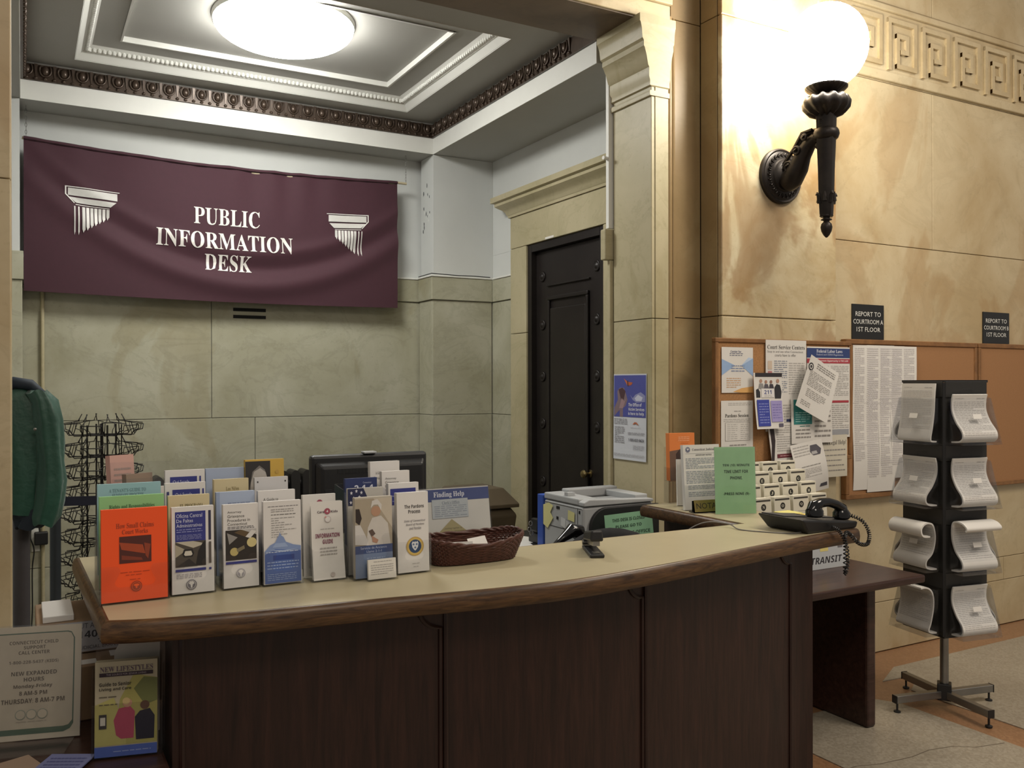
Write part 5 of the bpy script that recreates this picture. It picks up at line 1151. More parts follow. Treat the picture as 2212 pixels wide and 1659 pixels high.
# ================================================================== REVOLVING FORM RACK
rcx, rcy = 3.925, 2.723
rk = thing('form_rack', 'tall black revolving rack of court forms on a four-legged steel base', 'display rack', (rcx, rcy, 0))
va = math.atan2(0.57, 0.82)                      # direction away from the viewer in plan
R0 = Matrix.Translation((rcx, rcy, 0)) @ Matrix.Rotation(va, 4, 'Z')   # local -x is the near corner
for k in range(4):                                # legs
    ends = [(3.987,2.982),(4.188,2.664),(3.867,2.46),(3.659,2.785)]
    e = Vector((ends[k][0]-rcx, ends[k][1]-rcy, 0)); L = e.length; e.normalize(); n_ = Vector((-e.y, e.x, 0))
    def q(a, b, z): p = Vector((rcx, rcy, z))+e*a+n_*b; return tuple(p)
    lg = MB().hexa([q(0.03,-0.016,0.045),q(L+0.012,-0.016,0.045),q(L+0.012,0.016,0.045),q(0.03,0.016,0.045),q(0.03,-0.016,0.08),q(L+0.012,-0.016,0.08),q(L+0.012,0.016,0.08),q(0.03,0.016,0.08)]).build('leg', M_STEEL, rk, bevel=0.002, seg=1)
    MB().hexa([q(L+0.0125,-0.017,0.044),q(L+0.016,-0.017,0.044),q(L+0.016,0.017,0.044),q(L+0.0125,0.017,0.044),q(L+0.0125,-0.017,0.081),q(L+0.016,-0.017,0.081),q(L+0.016,0.017,0.081),q(L+0.0125,0.017,0.081)]).build('end_cap', M_BLACK, lg)
    MB().lathe([(0.016,0.0),(0.016,0.006),(0.005,0.010),(0.005,0.045)], (ends[k][0], ends[k][1], 0), 12).build('levelling_foot', M_BLACK, lg, smooth=True)
MB().box(-0.03, 0.03, -0.03, 0.03, 0.03, 0.11).v
mb = MB(R0); mb.box(-0.032, 0.032, -0.032, 0.032, 0.035, 0.115); mb.build('hub', M_BLACK, rk, bevel=0.004)
mb = MB(R0); mb.cyl((0, 0, 0.115), (0, 0, 1.56), 0.020, n=14); mb.build('post', M_STEEL, rk, smooth=True)
Z0, Z1, TH = 0.385, 1.59, 0.30
HD = 0.185; SD = HD*math.sqrt(2)/1.0               # square column standing on its corner
rot45 = [math.atan2(1, -1)+PI*0, ]
mb = MB(R0 @ Matrix.Rotation(PI/4, 4, 'Z')); hh = SD/2
mb.box(-hh, hh, -hh, hh, Z0-0.008, Z0); mb.build('bottom_plate', M_BLACK, rk)
mb = MB(R0 @ Matrix.Rotation(PI/4, 4, 'Z')); mb.box(-hh-0.002, hh+0.002, -hh-0.002, hh+0.002, Z1-0.012, Z1); mb.build('top_plate', M_BLACK, rk)
M_RACK = mat('black rack board', '#262523', 0.5, var=0.1)
def smooth_prof(pts, k=6): return [(p.x, p.y) for p in catmull3([(a, b, 0) for a, b in pts], k)]
PROF = {   # (out, up) of a slumped stack of forms in a pocket
 'slump': [(0.022,0.232),(0.014,0.20),(0.016,0.155),(0.040,0.105),(0.074,0.062),(0.078,0.028),(0.055,0.010),(0.010,0.007)],
 'straight': [(0.020,0.285),(0.026,0.22),(0.030,0.15),(0.040,0.08),(0.050,0.03),(0.044,0.010),(0.012,0.007)],
 'roll': [(0.050,0.168),(0.088,0.172),(0.098,0.200),(0.078,0.222),(0.045,0.222),(0.030,0.20),(0.024,0.15),(0.040,0.09),(0.074,0.055),(0.076,0.022),(0.05,0.009),(0.012,0.007)],
 'fold': [(0.088,0.205),(0.094,0.215),(0.070,0.232),(0.030,0.236),(0.016,0.215),(0.016,0.16),(0.036,0.105),(0.072,0.062),(0.078,0.028),(0.055,0.010),(0.010,0.007)],
 'curl': [(0.105,0.222),(0.07,0.222),(0.045,0.205),(0.034,0.17),(0.036,0.12),(0.050,0.06),(0.062,0.025),(0.045,0.010),(0.012,0.007)]}
faces = [  # yaw of the face: local +y is outward after rotation
]
kinds = {0: ['curl', 'roll', 'slump', 'straight'], 1: ['slump', 'fold', 'slump', 'slump'], 2: ['slump']*4, 3: ['slump']*4}
fname = ['left', 'right', 'rear right', 'rear left']
tname = ['lowest', 'second', 'third', 'highest']
for f in range(4):
    # outward normals in rack frame: near-left, near-right, far-right, far-left
    ang = [PI*3/4, -PI*3/4, -PI/4, PI/4][f]
    F = R0 @ Matrix.Rotation(ang, 4, 'Z') @ Matrix.Translation((hh, 0, 0))   # local +x outward, y along the face
    mb = MB(F); mb.box(-0.006, -0.001, -hh+0.004, hh-0.004, Z0+0.0005, Z1-0.0125); pnl = mb.build('panel', M_RACK, rk)
    for k in range(4):
        zb = Z0+0.004+TH*k
        pw = 0.118
        mb = MB(F); mb.box(0.0, 0.004, -hh+0.006, hh-0.006, zb+0.22, zb+0.294); mb.build('pocket_header', M_RACK, rk, bevel=0.001, seg=1)
        mb = MB(F)
        mb.hexa([(0.097,-pw,zb+0.0),(0.099,-pw,zb+0.0),(0.099,pw,zb+0.0),(0.097,pw,zb+0.0),(0.034,-pw,zb+0.215),(0.036,-pw,zb+0.215),(0.036,pw,zb+0.215),(0.034,pw,zb+0.215)])
        for s_ in (-1, 1):
            y0_, y1_ = sorted((s_*pw, s_*(pw-0.0015)))
            mb.hexa([(0.004,y0_,zb),(0.0968,y0_,zb),(0.0968,y1_,zb),(0.004,y1_,zb),(0.004,y0_,zb+0.225),(0.0338,y0_,zb+0.215),(0.0338,y1_,zb+0.215),(0.004,y1_,zb+0.225)])
        mb.box(0.004, 0.0968, -pw+0.002, pw-0.002, zb-0.0018, zb)
        mb.build('clear_pocket', M_CLEAR2, rk)
        mb = MB(F); U = [(0.03*s1, z) for s1, z in ((-1,0.0),(-1,0.02),(-0.75,0.028),(0.75,0.028),(1,0.02),(1,0.0))]
        mb.tube([(0.0055, a*1.1, zb+0.232+b*0.9) for a, b in U], 0.0022, 5); mb.build('pocket_handle', M_CLEAR2, rk)
        if f >= 2 and k in (0,) and f == 3: pass
        pf = smooth_prof(PROF[kinds[f][k]]); hw = 0.104; th = 0.012
        F2 = F @ Matrix.Rotation(0.06*math.sin(f*3+k*2.1), 4, 'X')
        F2 = F
        mb = MB(F2); rings = []
        for y_ in (-hw, hw):
            ring = []
            for i, (o_, u_) in enumerate(pf):
                ring.append((o_+0.006, y_, zb+u_))
            back = []
            for i, (o_, u_) in enumerate(pf):
                a_, b_ = pf[max(i-1, 0)], pf[min(i+1, len(pf)-1)]
                d_ = Vector((b_[0]-a_[0], b_[1]-a_[1]));  d_ = d_.normalized() if d_.length else Vector((0, -1))
                tt = min(th, max(0.002, o_+0.0015, ))*0.6
                back.append((max(0.005, o_+0.006+d_.y*tt), y_, max(zb+0.002, zb+u_-d_.x*tt)))
            rings.append(ring+back[::-1])
        n_ = len(rings[0]); m_ = len(pf)
        vs = rings[0]+rings[1]; fs = [(i, (i+1) % n_, n_+(i+1) % n_, n_+i) for i in range(n_)]
        for off_ in (0, n_):
            for i in range(m_-1): fs.append((off_+i, off_+i+1, off_+n_-2-i, off_+n_-1-i))
        mb.add(vs, fs)
        lab = 'white court forms in the %s pocket on the rack %s face' % (tname[k], fname[f])
        po = mb.build('form_stack', M_PAPER, None, smooth=True); tag(po, lab, 'forms', 'forms in the revolving rack')
        # printed lines following the bend
        al = [0.0]
        for a_, b_ in zip(pf, pf[1:]): al.append(al[-1]+math.dist(a_, b_))
        tot = al[-1]
        def place(u, v, off, pf=pf, al=al, tot=tot, F2=F2, zb=zb, hw=hw):
            s_ = (1-v)*tot; i = 0
            while i < len(al)-2 and al[i+1] < s_: i += 1
            t = (s_-al[i])/max(al[i+1]-al[i], 1e-6); a_, b_ = pf[i], pf[i+1]
            d_ = Vector((b_[0]-a_[0], b_[1]-a_[1])).normalized()
            o_ = a_[0]+(b_[0]-a_[0])*t-d_.y*off; u_ = a_[1]+(b_[1]-a_[1])*t+d_.x*off
            return tuple(F2 @ Vector((o_+0.006, (u-0.5)*2*hw, zb+u_)))
        if f < 2:
            el = [('l','#a09c9a',1,0.08,0.93,0.32,0.945),('l','#a09c9a',1,0.70,0.925,0.93,0.945),('l','#c2bfbc',22,0.06,0.30,0.94,0.90,0.30)]
            print_on(po, el, 0.208, tot, place, 0.03, 0.0012)
            if k in (1, 2, 3) or f == 1:
                mb = MB(F); sl_ = 0.063/0.215
                zz = zb+0.120; ox = 0.0995-0.063*(0.12/0.215)
                mb.hexa([(ox,-0.02,zz),(ox+0.0006,-0.02,zz),(ox+0.0006,0.03,zz),(ox,0.03,zz),(ox-0.0065,-0.02,zz+0.022),(ox-0.0059,-0.02,zz+0.022),(ox-0.0059,0.03,zz+0.022),(ox-0.0065,0.03,zz+0.022)])
                mb.build('pocket_label', M_PAPER, rk)
# near-corner strip between the two faces
for sgn, nm in ((-1, 'corner_strip'), (1, 'corner_strip')):
    mb = MB(R0); mb.box(sgn*HD-0.006, sgn*HD+0.006, -0.006, 0.006, Z0, Z1-0.0125); mb.build(nm, M_BLACK, rk)

# ================================================================== BEHIND THE COUNTER
mo = thing('computer_monitor', 'black computer monitor seen from behind on the work table', 'monitor', (1.16, 3.2, 0.74))
mT = Matrix.Translation((1.160, 3.20, 0.74))
def mn(name, m, fn, par=mo, **k): mb = MB(mT); fn(mb); return mb.build(name, m, par, **k)
sh = mn('shell', M_BLACK, lambda b: b.box(-0.232, 0.232, -0.012, 0.03, 0.275, 0.572), bevel=0.012)
mn('back_bulge', M_BLACK, lambda b: b.hexa([(-0.20,-0.045,0.31),(0.20,-0.045,0.31),(0.22,-0.0125,0.29),(-0.22,-0.0125,0.29),(-0.20,-0.045,0.53),(0.20,-0.045,0.53),(0.22,-0.0125,0.55),(-0.22,-0.0125,0.55)]), bevel=0.008)
vb = MB(mT)
for i in range(22): vb.box(-0.190+0.0, -0.165, -0.0475, -0.0455, 0.33+i*0.0055, 0.3325+i*0.0055)
for i in range(30): vb.box(0.02-i*0.0055, 0.0225-i*0.0055, -0.0475, -0.0455, 0.505, 0.522)
for i in range(20): vb.box(0.13, 0.19, -0.0475, -0.0455, 0.33+i*0.0055, 0.3325+i*0.0055)
vb.build('vent_ribs', mat('dark ribs', '#303031', 0.5), sh)['kind'] = 'stuff'
mn('camera_clip', M_GREY, lambda b: b.box(-0.03, 0.02, -0.02, 0.02, 0.5725, 0.580), bevel=0.002)
mn('neck', M_BLACK, lambda b: b.box(-0.04, 0.04, -0.03, 0.02, 0.015, 0.275), bevel=0.005)
mn('foot', M_BLACK, lambda b: b.box(-0.12, 0.12, -0.09, 0.09, 0.001, 0.015), bevel=0.005)

pr = thing('laser_printer', 'grey and black laser printer with yellow sticky notes', 'printer', (2.44, 3.53, 0.74))
px0, px1, py0, py1, pz0, pz1 = 2.232, 2.655, 3.335, 3.69, 0.741, 1.055
BX('body', M_GREY, pr, (px0, px1-0.02, py0+0.012, py1, pz0, 1.012), bevel=0.012)
MB().prism([(px0,1.014),(px1-0.025,1.014),(px1-0.025,1.028),(px0+0.03,1.045),(px0,1.032)], lambda p, t: (p[0], t, p[1]), py0+0.004, py0+0.05).build('top_cover', M_GREY, pr, bevel=0.004)
BX('top_cover', M_GREY, pr, (px0, px0+0.10, py0+0.051, py1, 1.014, 1.045), bevel=0.006)
BX('top_cover', M_GREY, pr, (px0+0.101, px1-0.025, py1-0.06, py1, 1.014, 1.058), bevel=0.006)
BX('top_cover', M_GREY, pr, (px1-0.10, px1-0.025, py0+0.051, py1-0.061, 1.014, 1.045), bevel=0.004)
BX('paper_slot', M_GLOSS, pr, (px0+0.102, px1-0.101, py1-0.11, py1-0.0615, 1.0125, 1.016))
BX('output_tray', mat('mid grey plastic', '#8b8d8e', 0.5), pr, (px0+0.102, px1-0.101, py0+0.052, py1-0.111, 1.0125, 1.018))
pts = [(px0+0.03, pz0+0.002), (px1, pz0+0.002), (px1, 1.005)]+[(px0+0.03+0.09-0.09*math.sin(a), 0.915+0.09*math.cos(a)) for a in [PI/2*k/8 for k in range(9)]]
MB().prism(pts, lambda p, t: (p[0], t, p[1]), py0-0.008, py0+0.011).build('black_side', M_BLACK, pr, bevel=0.004)
vb = MB()
for i in range(9): vb.box(px0+0.12, px0+0.24, py0-0.0095, py0-0.0082, 0.84+0.013*i, 0.844+0.013*i)
vb.build('vent_ribs', M_GLOSS, pr)['kind'] = 'stuff'
MB().box(px0-0.0012, px0-0.0002, py0+0.04, py1-0.01, 0.8900, 0.8925).box(px0-0.0012, px0-0.0002, py0+0.02, py1-0.01, 1.0, 1.002).box(px0-0.0012, px0-0.0002, py0+0.055, py0+0.057, 0.80, 1.0).build('panel_gap', M_BLACK, pr)
for y, z, s_ in ((3.56, 0.985, 0.014), (3.565, 0.935, 0.008), (3.375, 0.985, 0.005)):
    MB().box(px0-0.002, px0-0.0003, y-s_, y+s_, z-0.007, z+0.007).build('latch', M_BLACK, pr)
def stick(lab, poly, col, n):
    o = MB().prism(poly, lambda p, t: (t, p[0], p[1]), px0-0.0035-0.0006*n, px0-0.0031-0.0006*n).build('sticky_note', papermat(col), None)
    tag(o, lab, 'note', 'notes stuck on the printer side')
stick('small square yellow note on the printer side', [(3.415,0.935),(3.47,0.94),(3.468,0.985),(3.412,0.978)], '#c9c58a', 0)
stick('long torn yellow note at the printer rear edge', [(3.60,0.99),(3.64,1.0),(3.69,0.985),(3.69,0.89),(3.65,0.875),(3.60,0.93),(3.625,0.955)], '#cfcb8e', 1)
stick('white square note low on the printer side', [(3.49,0.895),(3.53,0.905),(3.528,0.945),(3.488,0.94)], '#c2c4c4', 2)
stick('torn whitish note beside the white square', [(3.43,0.885),(3.487,0.895),(3.485,0.935),(3.46,0.93),(3.44,0.905)], '#b3b5b5', 3)
BX('paper_clip_tab', M_GREY, pr, (px0+0.01, px0+0.05, 3.49, 3.52, 1.046, 1.062))
bb = tag(BX('blue_binder', mat('blue binder', '#2f4fa3', 0.5), None, (2.232, 2.50, 3.70, 3.755, 0.7405, 1.03), bevel=0.004), 'blue binder standing behind the printer', 'binder')
sheet('closed_sign', 'green sheet THIS DESK IS CLOSED propped against the printer', 'sign', (2.425, 3.235, 0.742), 0.26, 0.245, [('t','#2f4a38','b','THIS DESK IS CLOSED',0.16,0.855,0.86,0.915),('t','#2f4a38','b','PLEASE GO TO',0.22,0.735,0.78,0.79),('t','#2f4a38','b',"CLERK'S OFFICE",0.28,0.60,0.94,0.66)], tilt=0.10, roll=-0.03, t=0.0012, m=papermat('#79a585'), curl=lambda u, v: 0.03*max(0, u-0.7)**2*4)
for i, (lab, x, y, rz) in enumerate((('white sheet lying flat behind the basket', 2.30, 4.12, 0.4), ('white sheet nearest the printer on the dark stand', 2.17, 3.86, -0.3))):
    mb = MB(frame((x, y, 0.7406+0.001*i), rz)); mb.box(-0.108, 0.108, -0.14, 0.14, 0, 0.0008); tag(mb.build('paper_sheet', M_PAPER), lab, 'paper', 'loose sheets on the stand')
og = thing('hole_punch', 'black desk hole punch with shiny binder clips', 'hole punch', (2.42, 3.97, 0.74))
BX('punch_base', M_BLACK, og, (2.34, 2.50, 3.93, 4.03, 0.7405, 0.79), bevel=0.006)
MB().hexa([(2.34,3.94,0.80),(2.50,3.94,0.80),(2.50,4.02,0.80),(2.34,4.02,0.80),(2.345,3.95,0.87),(2.50,3.95,0.85),(2.50,4.01,0.85),(2.345,4.01,0.87)]).build('punch_handle', M_BLACK, og, bevel=0.008)
mb = MB()
for k, (x, z) in enumerate(((2.325,0.85),(2.318,0.82),(2.33,0.80))):
    mb.tube([(x-0.02+0.01*math.cos(t), 3.945, z+0.012*math.sin(t)) for t in [2*PI*q/10 for q in range(10)]], 0.0025, 5, closed=True)
mb.build('clip_wire', M_STEEL, og)
dt = thing('desk_telephone', 'glossy black handset resting on its base behind the stapler', 'telephone', (2.02, 3.13, 0.74))
MB().hexa([(1.93,3.06,0.741),(2.09,3.06,0.741),(2.09,3.2,0.741),(1.93,3.2,0.741),(1.95,3.08,0.85),(2.08,3.08,0.90),(2.08,3.19,0.90),(1.95,3.19,0.86)]).build('phone_base', M_BLACK, dt, bevel=0.01)
MB().tube([(1.90,3.12,0.888),(1.94,3.12,0.902),(1.98,3.125,0.925),(2.03,3.13,0.955),(2.065,3.135,0.945),(2.085,3.14,0.915)], [0.010,0.012,0.016,0.030,0.034,0.022], 14).build('handset', M_GLOSS, dt, smooth=True)
oc = thing('office_chair', 'black ribbed office chair tucked behind the counter', 'chair', (2.0, 2.72, 0))
cT = Matrix.Translation((2.03, 2.80, 0)) @ Matrix.Rotation(-0.95, 4, 'Z')
M_FAB = mat('black fabric', '#2b2b2c', 0.85, var=0.15, scale=40)
def ch(name, m, fn, **k): mb = MB(cT); fn(mb); return mb.build(name, m, oc, **k)
def backrest(b):
    rings = []
    for i in range(15):
        a = -1+2*i/14; x = 0.185*a; zt = 1.015-0.055*a*a-0.015*abs(a)**6; yb = 0.03*a*a+(0.006 if i % 2 else 0)
        rings.append([(x, -yb-0.03, 0.60), (x, -yb-0.045, 0.80), (x, -yb-0.03, zt-0.02), (x, -yb-0.012, zt), (x, -yb+0.012, zt-0.005), (x, -yb+0.02, 0.80), (x, -yb+0.015, 0.60)])
    b.loft(rings)
ch('backrest', M_FAB, backrest, smooth=True)
ch('seat', M_FAB, lambda b: b.box(-0.20, 0.20, -0.42, -0.02, 0.44, 0.50), bevel=0.02)
ch('back_bracket', M_BLACK, lambda b: b.tube([(0,-0.05,0.43),(0,0.05,0.45),(0,0.045,0.62),(0,0.02,0.72)], 0.016, 8), smooth=True)
ch('gas_lift', M_BLACK, lambda b: b.cyl((0,-0.22,0.08),(0,-0.22,0.44), 0.025))
for k in range(5):
    a = 2*PI*k/5
    ch('base_arm', M_BLACK, lambda b: b.tube([(0,-0.22,0.10),(0.22*math.cos(a),-0.22+0.22*math.sin(a),0.065)], [0.02,0.012], 8), smooth=True)
    ch('castor', M_BLACK, lambda b: b.ball((0.22*math.cos(a),-0.22+0.22*math.sin(a),0.027), 0.026, 10, 8), smooth=True)
bn_ = thing('waste_bin', 'brown hooded waste bin beside the black door', 'bin', (2.50, 5.0, 0))
M_BIN = mat('brown bin plastic', '#5b4f3c', 0.6, var=0.08)
def sq(cx, cy, a, z): return [(cx-a, cy-a, z), (cx+a, cy-a, z), (cx+a, cy+a, z), (cx-a, cy+a, z)]
MB().loft([sq(2.50,5.0,0.15,0.0), sq(2.50,5.0,0.19,0.62), sq(2.50,5.0,0.205,0.755), sq(2.50,5.0,0.175,0.80)]).build('bin_body', M_BIN, bn_, bevel=0.01)
MB().loft([sq(2.50,5.0,0.215,0.803), sq(2.50,5.0,0.215,0.825), sq(2.50,5.0,0.145,0.915), sq(2.50,5.0,0.14,0.92)]).build('hood', M_BIN, bn_, bevel=0.004)

# ---- radiator along the back wall
ra = thing('radiator', 'dark cast iron column radiator under the banner', 'radiator', (1.27, 6.0, 0))
M_RAD = mat('dark radiator paint', '#2c2a28', 0.5, 0.2, var=0.1)
sec = MB()
arch = [(-0.028,0.08)]+[(-0.030, 0.91)]+[(0.032*math.cos(PI-PI*k/8), 0.945+0.045*math.sin(PI*k/8)) for k in range(9)]+[(0.030,0.91),(0.028,0.08)]
sec.prism(arch, lambda p, t: (p[0], t, p[1]), -0.075, 0.075)
sme = sec.mesh('radiator_section'); sme.materials.append(M_RAD)
for i in range(14): inst('radiator_section', sme, ra, (0.75+0.079*i, 6.00, 0))
MB().cyl((0.72, 6.00, 0.16), (1.81, 6.00, 0.16), 0.024).cyl((0.72, 6.00, 0.90), (1.81, 6.00, 0.90), 0.024).build('header_pipe', M_RAD, ra, smooth=True)
for x in (0.75, 1.777): BX('foot', M_RAD, ra, (x-0.02, x+0.02, 5.93, 6.07, 0.0, 0.0795))

# ---- revolving wire rack
wk = thing('wire_rack', 'empty black wire revolving leaflet rack by the back wall', 'display rack', (0.372, 5.20, 0))
wx, wy = 0.372, 5.20
MB().cyl((wx, wy, 0.03), (wx, wy, 1.365), 0.008, n=8).build('pole', M_WIRE, wk, smooth=True)
mb = MB()
for k in range(4): a = PI/4+k*PI/2; mb.tube([(wx, wy, 0.06), (wx+0.18*math.cos(a), wy+0.18*math.sin(a), 0.012)], 0.008, 6)
mb.build('base', M_WIRE, wk, smooth=True)
pk = MB()
w2 = 0.052
pk.tube([(0.085,-w2,0.0),(0.15,-w2,0.0),(0.165,-w2,0.022),(0.195,-w2,0.028),(0.20,-w2,0.055),(0.20,w2,0.055),(0.195,w2,0.028),(0.165,w2,0.022),(0.15,w2,0.0),(0.085,w2,0.0)], 0.0028, 5)
for s_ in (-1, 1): pk.tube([(0.085,s_*w2,0.112),(0.105,s_*w2,0.075),(0.135,s_*w2,0.07),(0.155,s_*w2,0.004)], 0.0024, 4)
pk.tube([(0.10,-w2,0.075),(0.20,-w2*0.8,0.062)], 0.0022, 4); pk.tube([(0.10,w2,0.075),(0.20,w2*0.8,0.062)], 0.0022, 4)
pk.tube([(0.15,-w2*0.3,0.0),(0.165,-w2*0.3,0.022),(0.196,-w2*0.3,0.030),(0.20,-w2*0.3,0.055)], 0.0022, 4)
pk.tube([(0.012,0,0.0),(0.085,-w2,0.0),(0.085,w2,0.0),(0.012,0,0.0)], 0.0024, 4)
pme = pk.mesh('wire_pocket', True); pme.materials.append(M_WIRE)
vt = MB()
for c in range(6):
    a = 0.2+2*PI*c/6
    for z in range(10): inst('wire_pocket', pme, wk, (wx, wy, 0.27+0.115*z), (0, 0, a))
    for s_ in (-1, 1):
        q = (wx+0.085*math.cos(a)-s_*w2*math.sin(a), wy+0.085*math.sin(a)+s_*w2*math.cos(a))
        MB().cyl((q[0], q[1], 0.24), (q[0], q[1], 1.36), 0.0025, n=5).build('upright_wire', M_WIRE, wk)

# ---- coat stand, jacket, belt barrier
cs = thing('coat_stand', 'grey metal coat stand half hidden by the left jamb', 'coat stand', (-0.01, 4.450, 0))
M_POST = mat('grey painted steel', '#4d4a4c', 0.45, 0.3)
MB().cyl((-0.005, 4.450, 0.02), (-0.005, 4.450, 1.50), 0.034, n=16).build('pole', M_POST, cs, smooth=True)
MB().lathe([(0.17,0.0),(0.17,0.012),(0.05,0.03),(0.034,0.04)], (-0.005, 4.450, 0), 24).build('base', M_POST, cs, smooth=True)
MB().tube([(-0.005,4.450,1.46),(0.03,4.410,1.50),(0.03,4.380,1.54)], 0.008, 8).build('hook', M_POST, cs, smooth=True)
jk = thing('jacket', 'dark green nylon jacket hanging on the coat stand', 'jacket', (0.0, 4.400, 0.95))
M_JKT = mat('dark green nylon', '#1f4a3c', 0.5, var=0.22, scale=2.2, bump=0.9, sheen=0.2)
M_JDK = mat('navy lining', '#16222e', 0.7)
def jr(z, cx, w, d, cy=4.385, ph=0.0, wr=0.010):
    out = []
    for i in range(40):
        a = 2*PI*i/40; f = 1+wr/w*math.sin(5*a+ph)*math.sin(z*23+a*2)
        out.append((cx+w*f*math.cos(a), cy+d*f*math.sin(a), z+0.010*math.sin(3*a+ph)))
    return out
jz = [(1.565,-0.03,0.060,0.045),(1.555,-0.02,0.085,0.055),(1.53,-0.01,0.115,0.065),(1.48,-0.005,0.135,0.075),(1.40,0.0,0.142,0.085),(1.30,0.0,0.143,0.088),(1.20,-0.005,0.140,0.09),(1.12,-0.01,0.140,0.09),(1.05,-0.02,0.145,0.09),(1.02,-0.03,0.14,0.085)]
MB().loft([jr(z, cx, w, d, 4.405, k*0.9) for k, (z, cx, w, d) in enumerate(jz)]).build('body', M_JKT, jk, smooth=True)
sl_ = [(1.545,0.060,0.045),(1.50,0.085,0.055),(1.42,0.098,0.060),(1.33,0.104,0.058),(1.24,0.108,0.056),(1.15,0.110,0.060),(1.07,0.102,0.062),(1.01,0.09,0.058),(0.965,0.08,0.05)]
MB().loft([jr(z, cx-0.0, w*0.95, w, 4.345, k*1.7, 0.007) for k, (z, cx, w) in enumerate(sl_)]).build('sleeve', M_JKT, jk, smooth=True)
MB().tube([(-0.08,4.365,1.55),(-0.03,4.355,1.585),(0.03,4.350,1.575),(0.075,4.355,1.535),(0.115,4.365,1.475)], [0.02,0.026,0.024,0.018,0.008], 10).build('collar', M_JDK, jk, smooth=True)
MB().loft([jr(1.03, 0.045, 0.082, 0.05, 4.365, 1.0), jr(0.985, 0.05, 0.078, 0.045, 4.365, 2.0), jr(0.955, 0.02, 0.05, 0.04, 4.365, 3)]).build('hem_lining', M_JDK, jk, smooth=True)
MB().ball((0.047, 4.283, 1.385), (0.007, 0.004, 0.007)).build('snap_button', M_STEEL, jk, smooth=True)
bs = thing('belt_barrier', 'grey belt barrier post with navy webbing belt', 'barrier post', (0.141, 4.90, 0))
MB().cyl((0.141, 4.90, 0.012), (0.141, 4.90, 0.962), 0.025, n=16).build('post', mat('slate grey post', '#3a3f43', 0.4, 0.4), bs, smooth=True)
MB().lathe([(0.12,0.0),(0.12,0.01),(0.06,0.025),(0.03,0.03)], (0.141, 4.90, 0), 24).build('base', M_BLACK, bs, smooth=True)
BX('belt_cassette', M_BLACK, bs, (0.113, 0.169, 4.872, 4.928, 0.9625, 1.03), bevel=0.006)
MB().hexa([(0.1695,4.899,0.972),(0.715,4.899,0.955),(0.715,4.901,0.955),(0.1695,4.901,0.972),(0.1695,4.899,1.018),(0.715,4.899,1.002),(0.715,4.901,1.002),(0.1695,4.901,1.018)]).build('belt', mat('navy webbing', '#171a2c', 0.8), bs)
b2 = thing('belt_barrier', 'second belt barrier post hidden behind the booklets', 'barrier post', (0.74, 4.90, 0))
MB().cyl((0.74, 4.90, 0.012), (0.74, 4.90, 1.06), 0.024, n=16).build('post', MATS['slate grey post'], b2, smooth=True)
MB().lathe([(0.12,0.0),(0.12,0.01),(0.06,0.025),(0.03,0.03)], (0.74, 4.90, 0), 24).build('base', M_BLACK, b2, smooth=True)
wpn = thing('wall_outlet', 'white wall plate with black plug and cable by the coat stand', 'outlet', (0.098, YB-0.018, 0.56))
BX('plate', M_WHITE, wpn, (0.045, 0.092, YB-0.03, YB-0.0185, 0.555, 0.76), bevel=0.004)
MB().box(0.06, 0.135, YB-0.085, YB-0.0445, 0.60, 0.68).build('plug', M_BLACK, wpn, bevel=0.008)
MB().tube([tuple(p) for p in catmull3([(0.09,YB-0.06,0.68),(0.08,YB-0.06,0.73),(0.05,YB-0.05,0.71),(0.04,YB-0.05,0.65),(0.06,YB-0.06,0.57),(0.05,YB-0.05,0.45),(0.05,YB-0.05,0.2),(0.04,YB-0.06,0.02)], 6)], 0.004, 6).build('cable', M_BLACK, wpn, smooth=True)

# ================================================================== LOW TABLE AT THE LEFT
LT = 0.731
cx_ = tag(BX('cardboard_box', M_CARD, None, (-0.02, 0.270, 2.46, 2.80, LT, 0.868), bevel=0.003), 'lower brown cardboard box with white stickers behind the magazine', 'box', 'boxes on the low table')
BX('sticker', M_PAPER, cx_, (0.128, 0.165, 2.475, 2.515, 0.8682, 0.869)); BX('sticker', M_PAPER, cx_, (0.20, 0.228, 2.52, 2.57, 0.8682, 0.869))
bx2 = tag(BX('cardboard_box', M_CARD, None, (0.03, 0.268, 2.575, 2.83, 0.870, 0.955), bevel=0.003), 'upper brown box with the VOL. 140 label under the counter', 'box', 'boxes on the low table')
print_on(bx2, [('r','#b3b3b8',0.02,0.04,0.88,0.98),('t','#5a5a62','n','CONNECTICUT APPELLATE',0.05,0.76,0.84,0.92),('t','#45454c','b','VOL. 140',0.10,0.46,0.60,0.68),('t','#5a5a62','n','QTY',0.10,0.28,0.30,0.40),('t','#45454c','b','1-50',0.60,0.28,0.82,0.42),('t','#5a5a62','n','PROPERTY OF JUDICIAL BRANCH',0.05,0.08,0.86,0.22)], 0.238, 0.085, lambda u, v, off: (0.03+0.238*u, 2.575-off, 0.870+0.085*v))
mb = MB(); mb.box(0.045, 0.118, 2.59, 2.78, 0.9556, 0.972); tag(mb.build('paper_stack', M_PAPER, None, bevel=0.002), 'small stack of white envelopes on the upper box', 'paper')
cg = thing('sign_holder', 'slanted clear holder of the child support sign at lower left', 'sign holder', (0.01, 2.40, LT))
gT2 = (0.030, 2.381, LT+0.002)
for b, nme in (((-0.094,0.094,-0.004,-0.002,0,0.268),'front_pane'),((-0.094,0.094,0.0015,0.0035,0,0.268),'back_pane')):
    mb = MB(frame(gT2, -0.27, 0.10)); mb.box(*b); mb.build(nme, M_CLEAR, cg)
mb = MB(frame((0.012, 2.385, LT+0.0008), -0.27)); mb.box(-0.10, 0.10, -0.10, -0.006, 0, 0.0018); mb.build('foot', M_CLEAR, cg)
GR = '#4f6152'
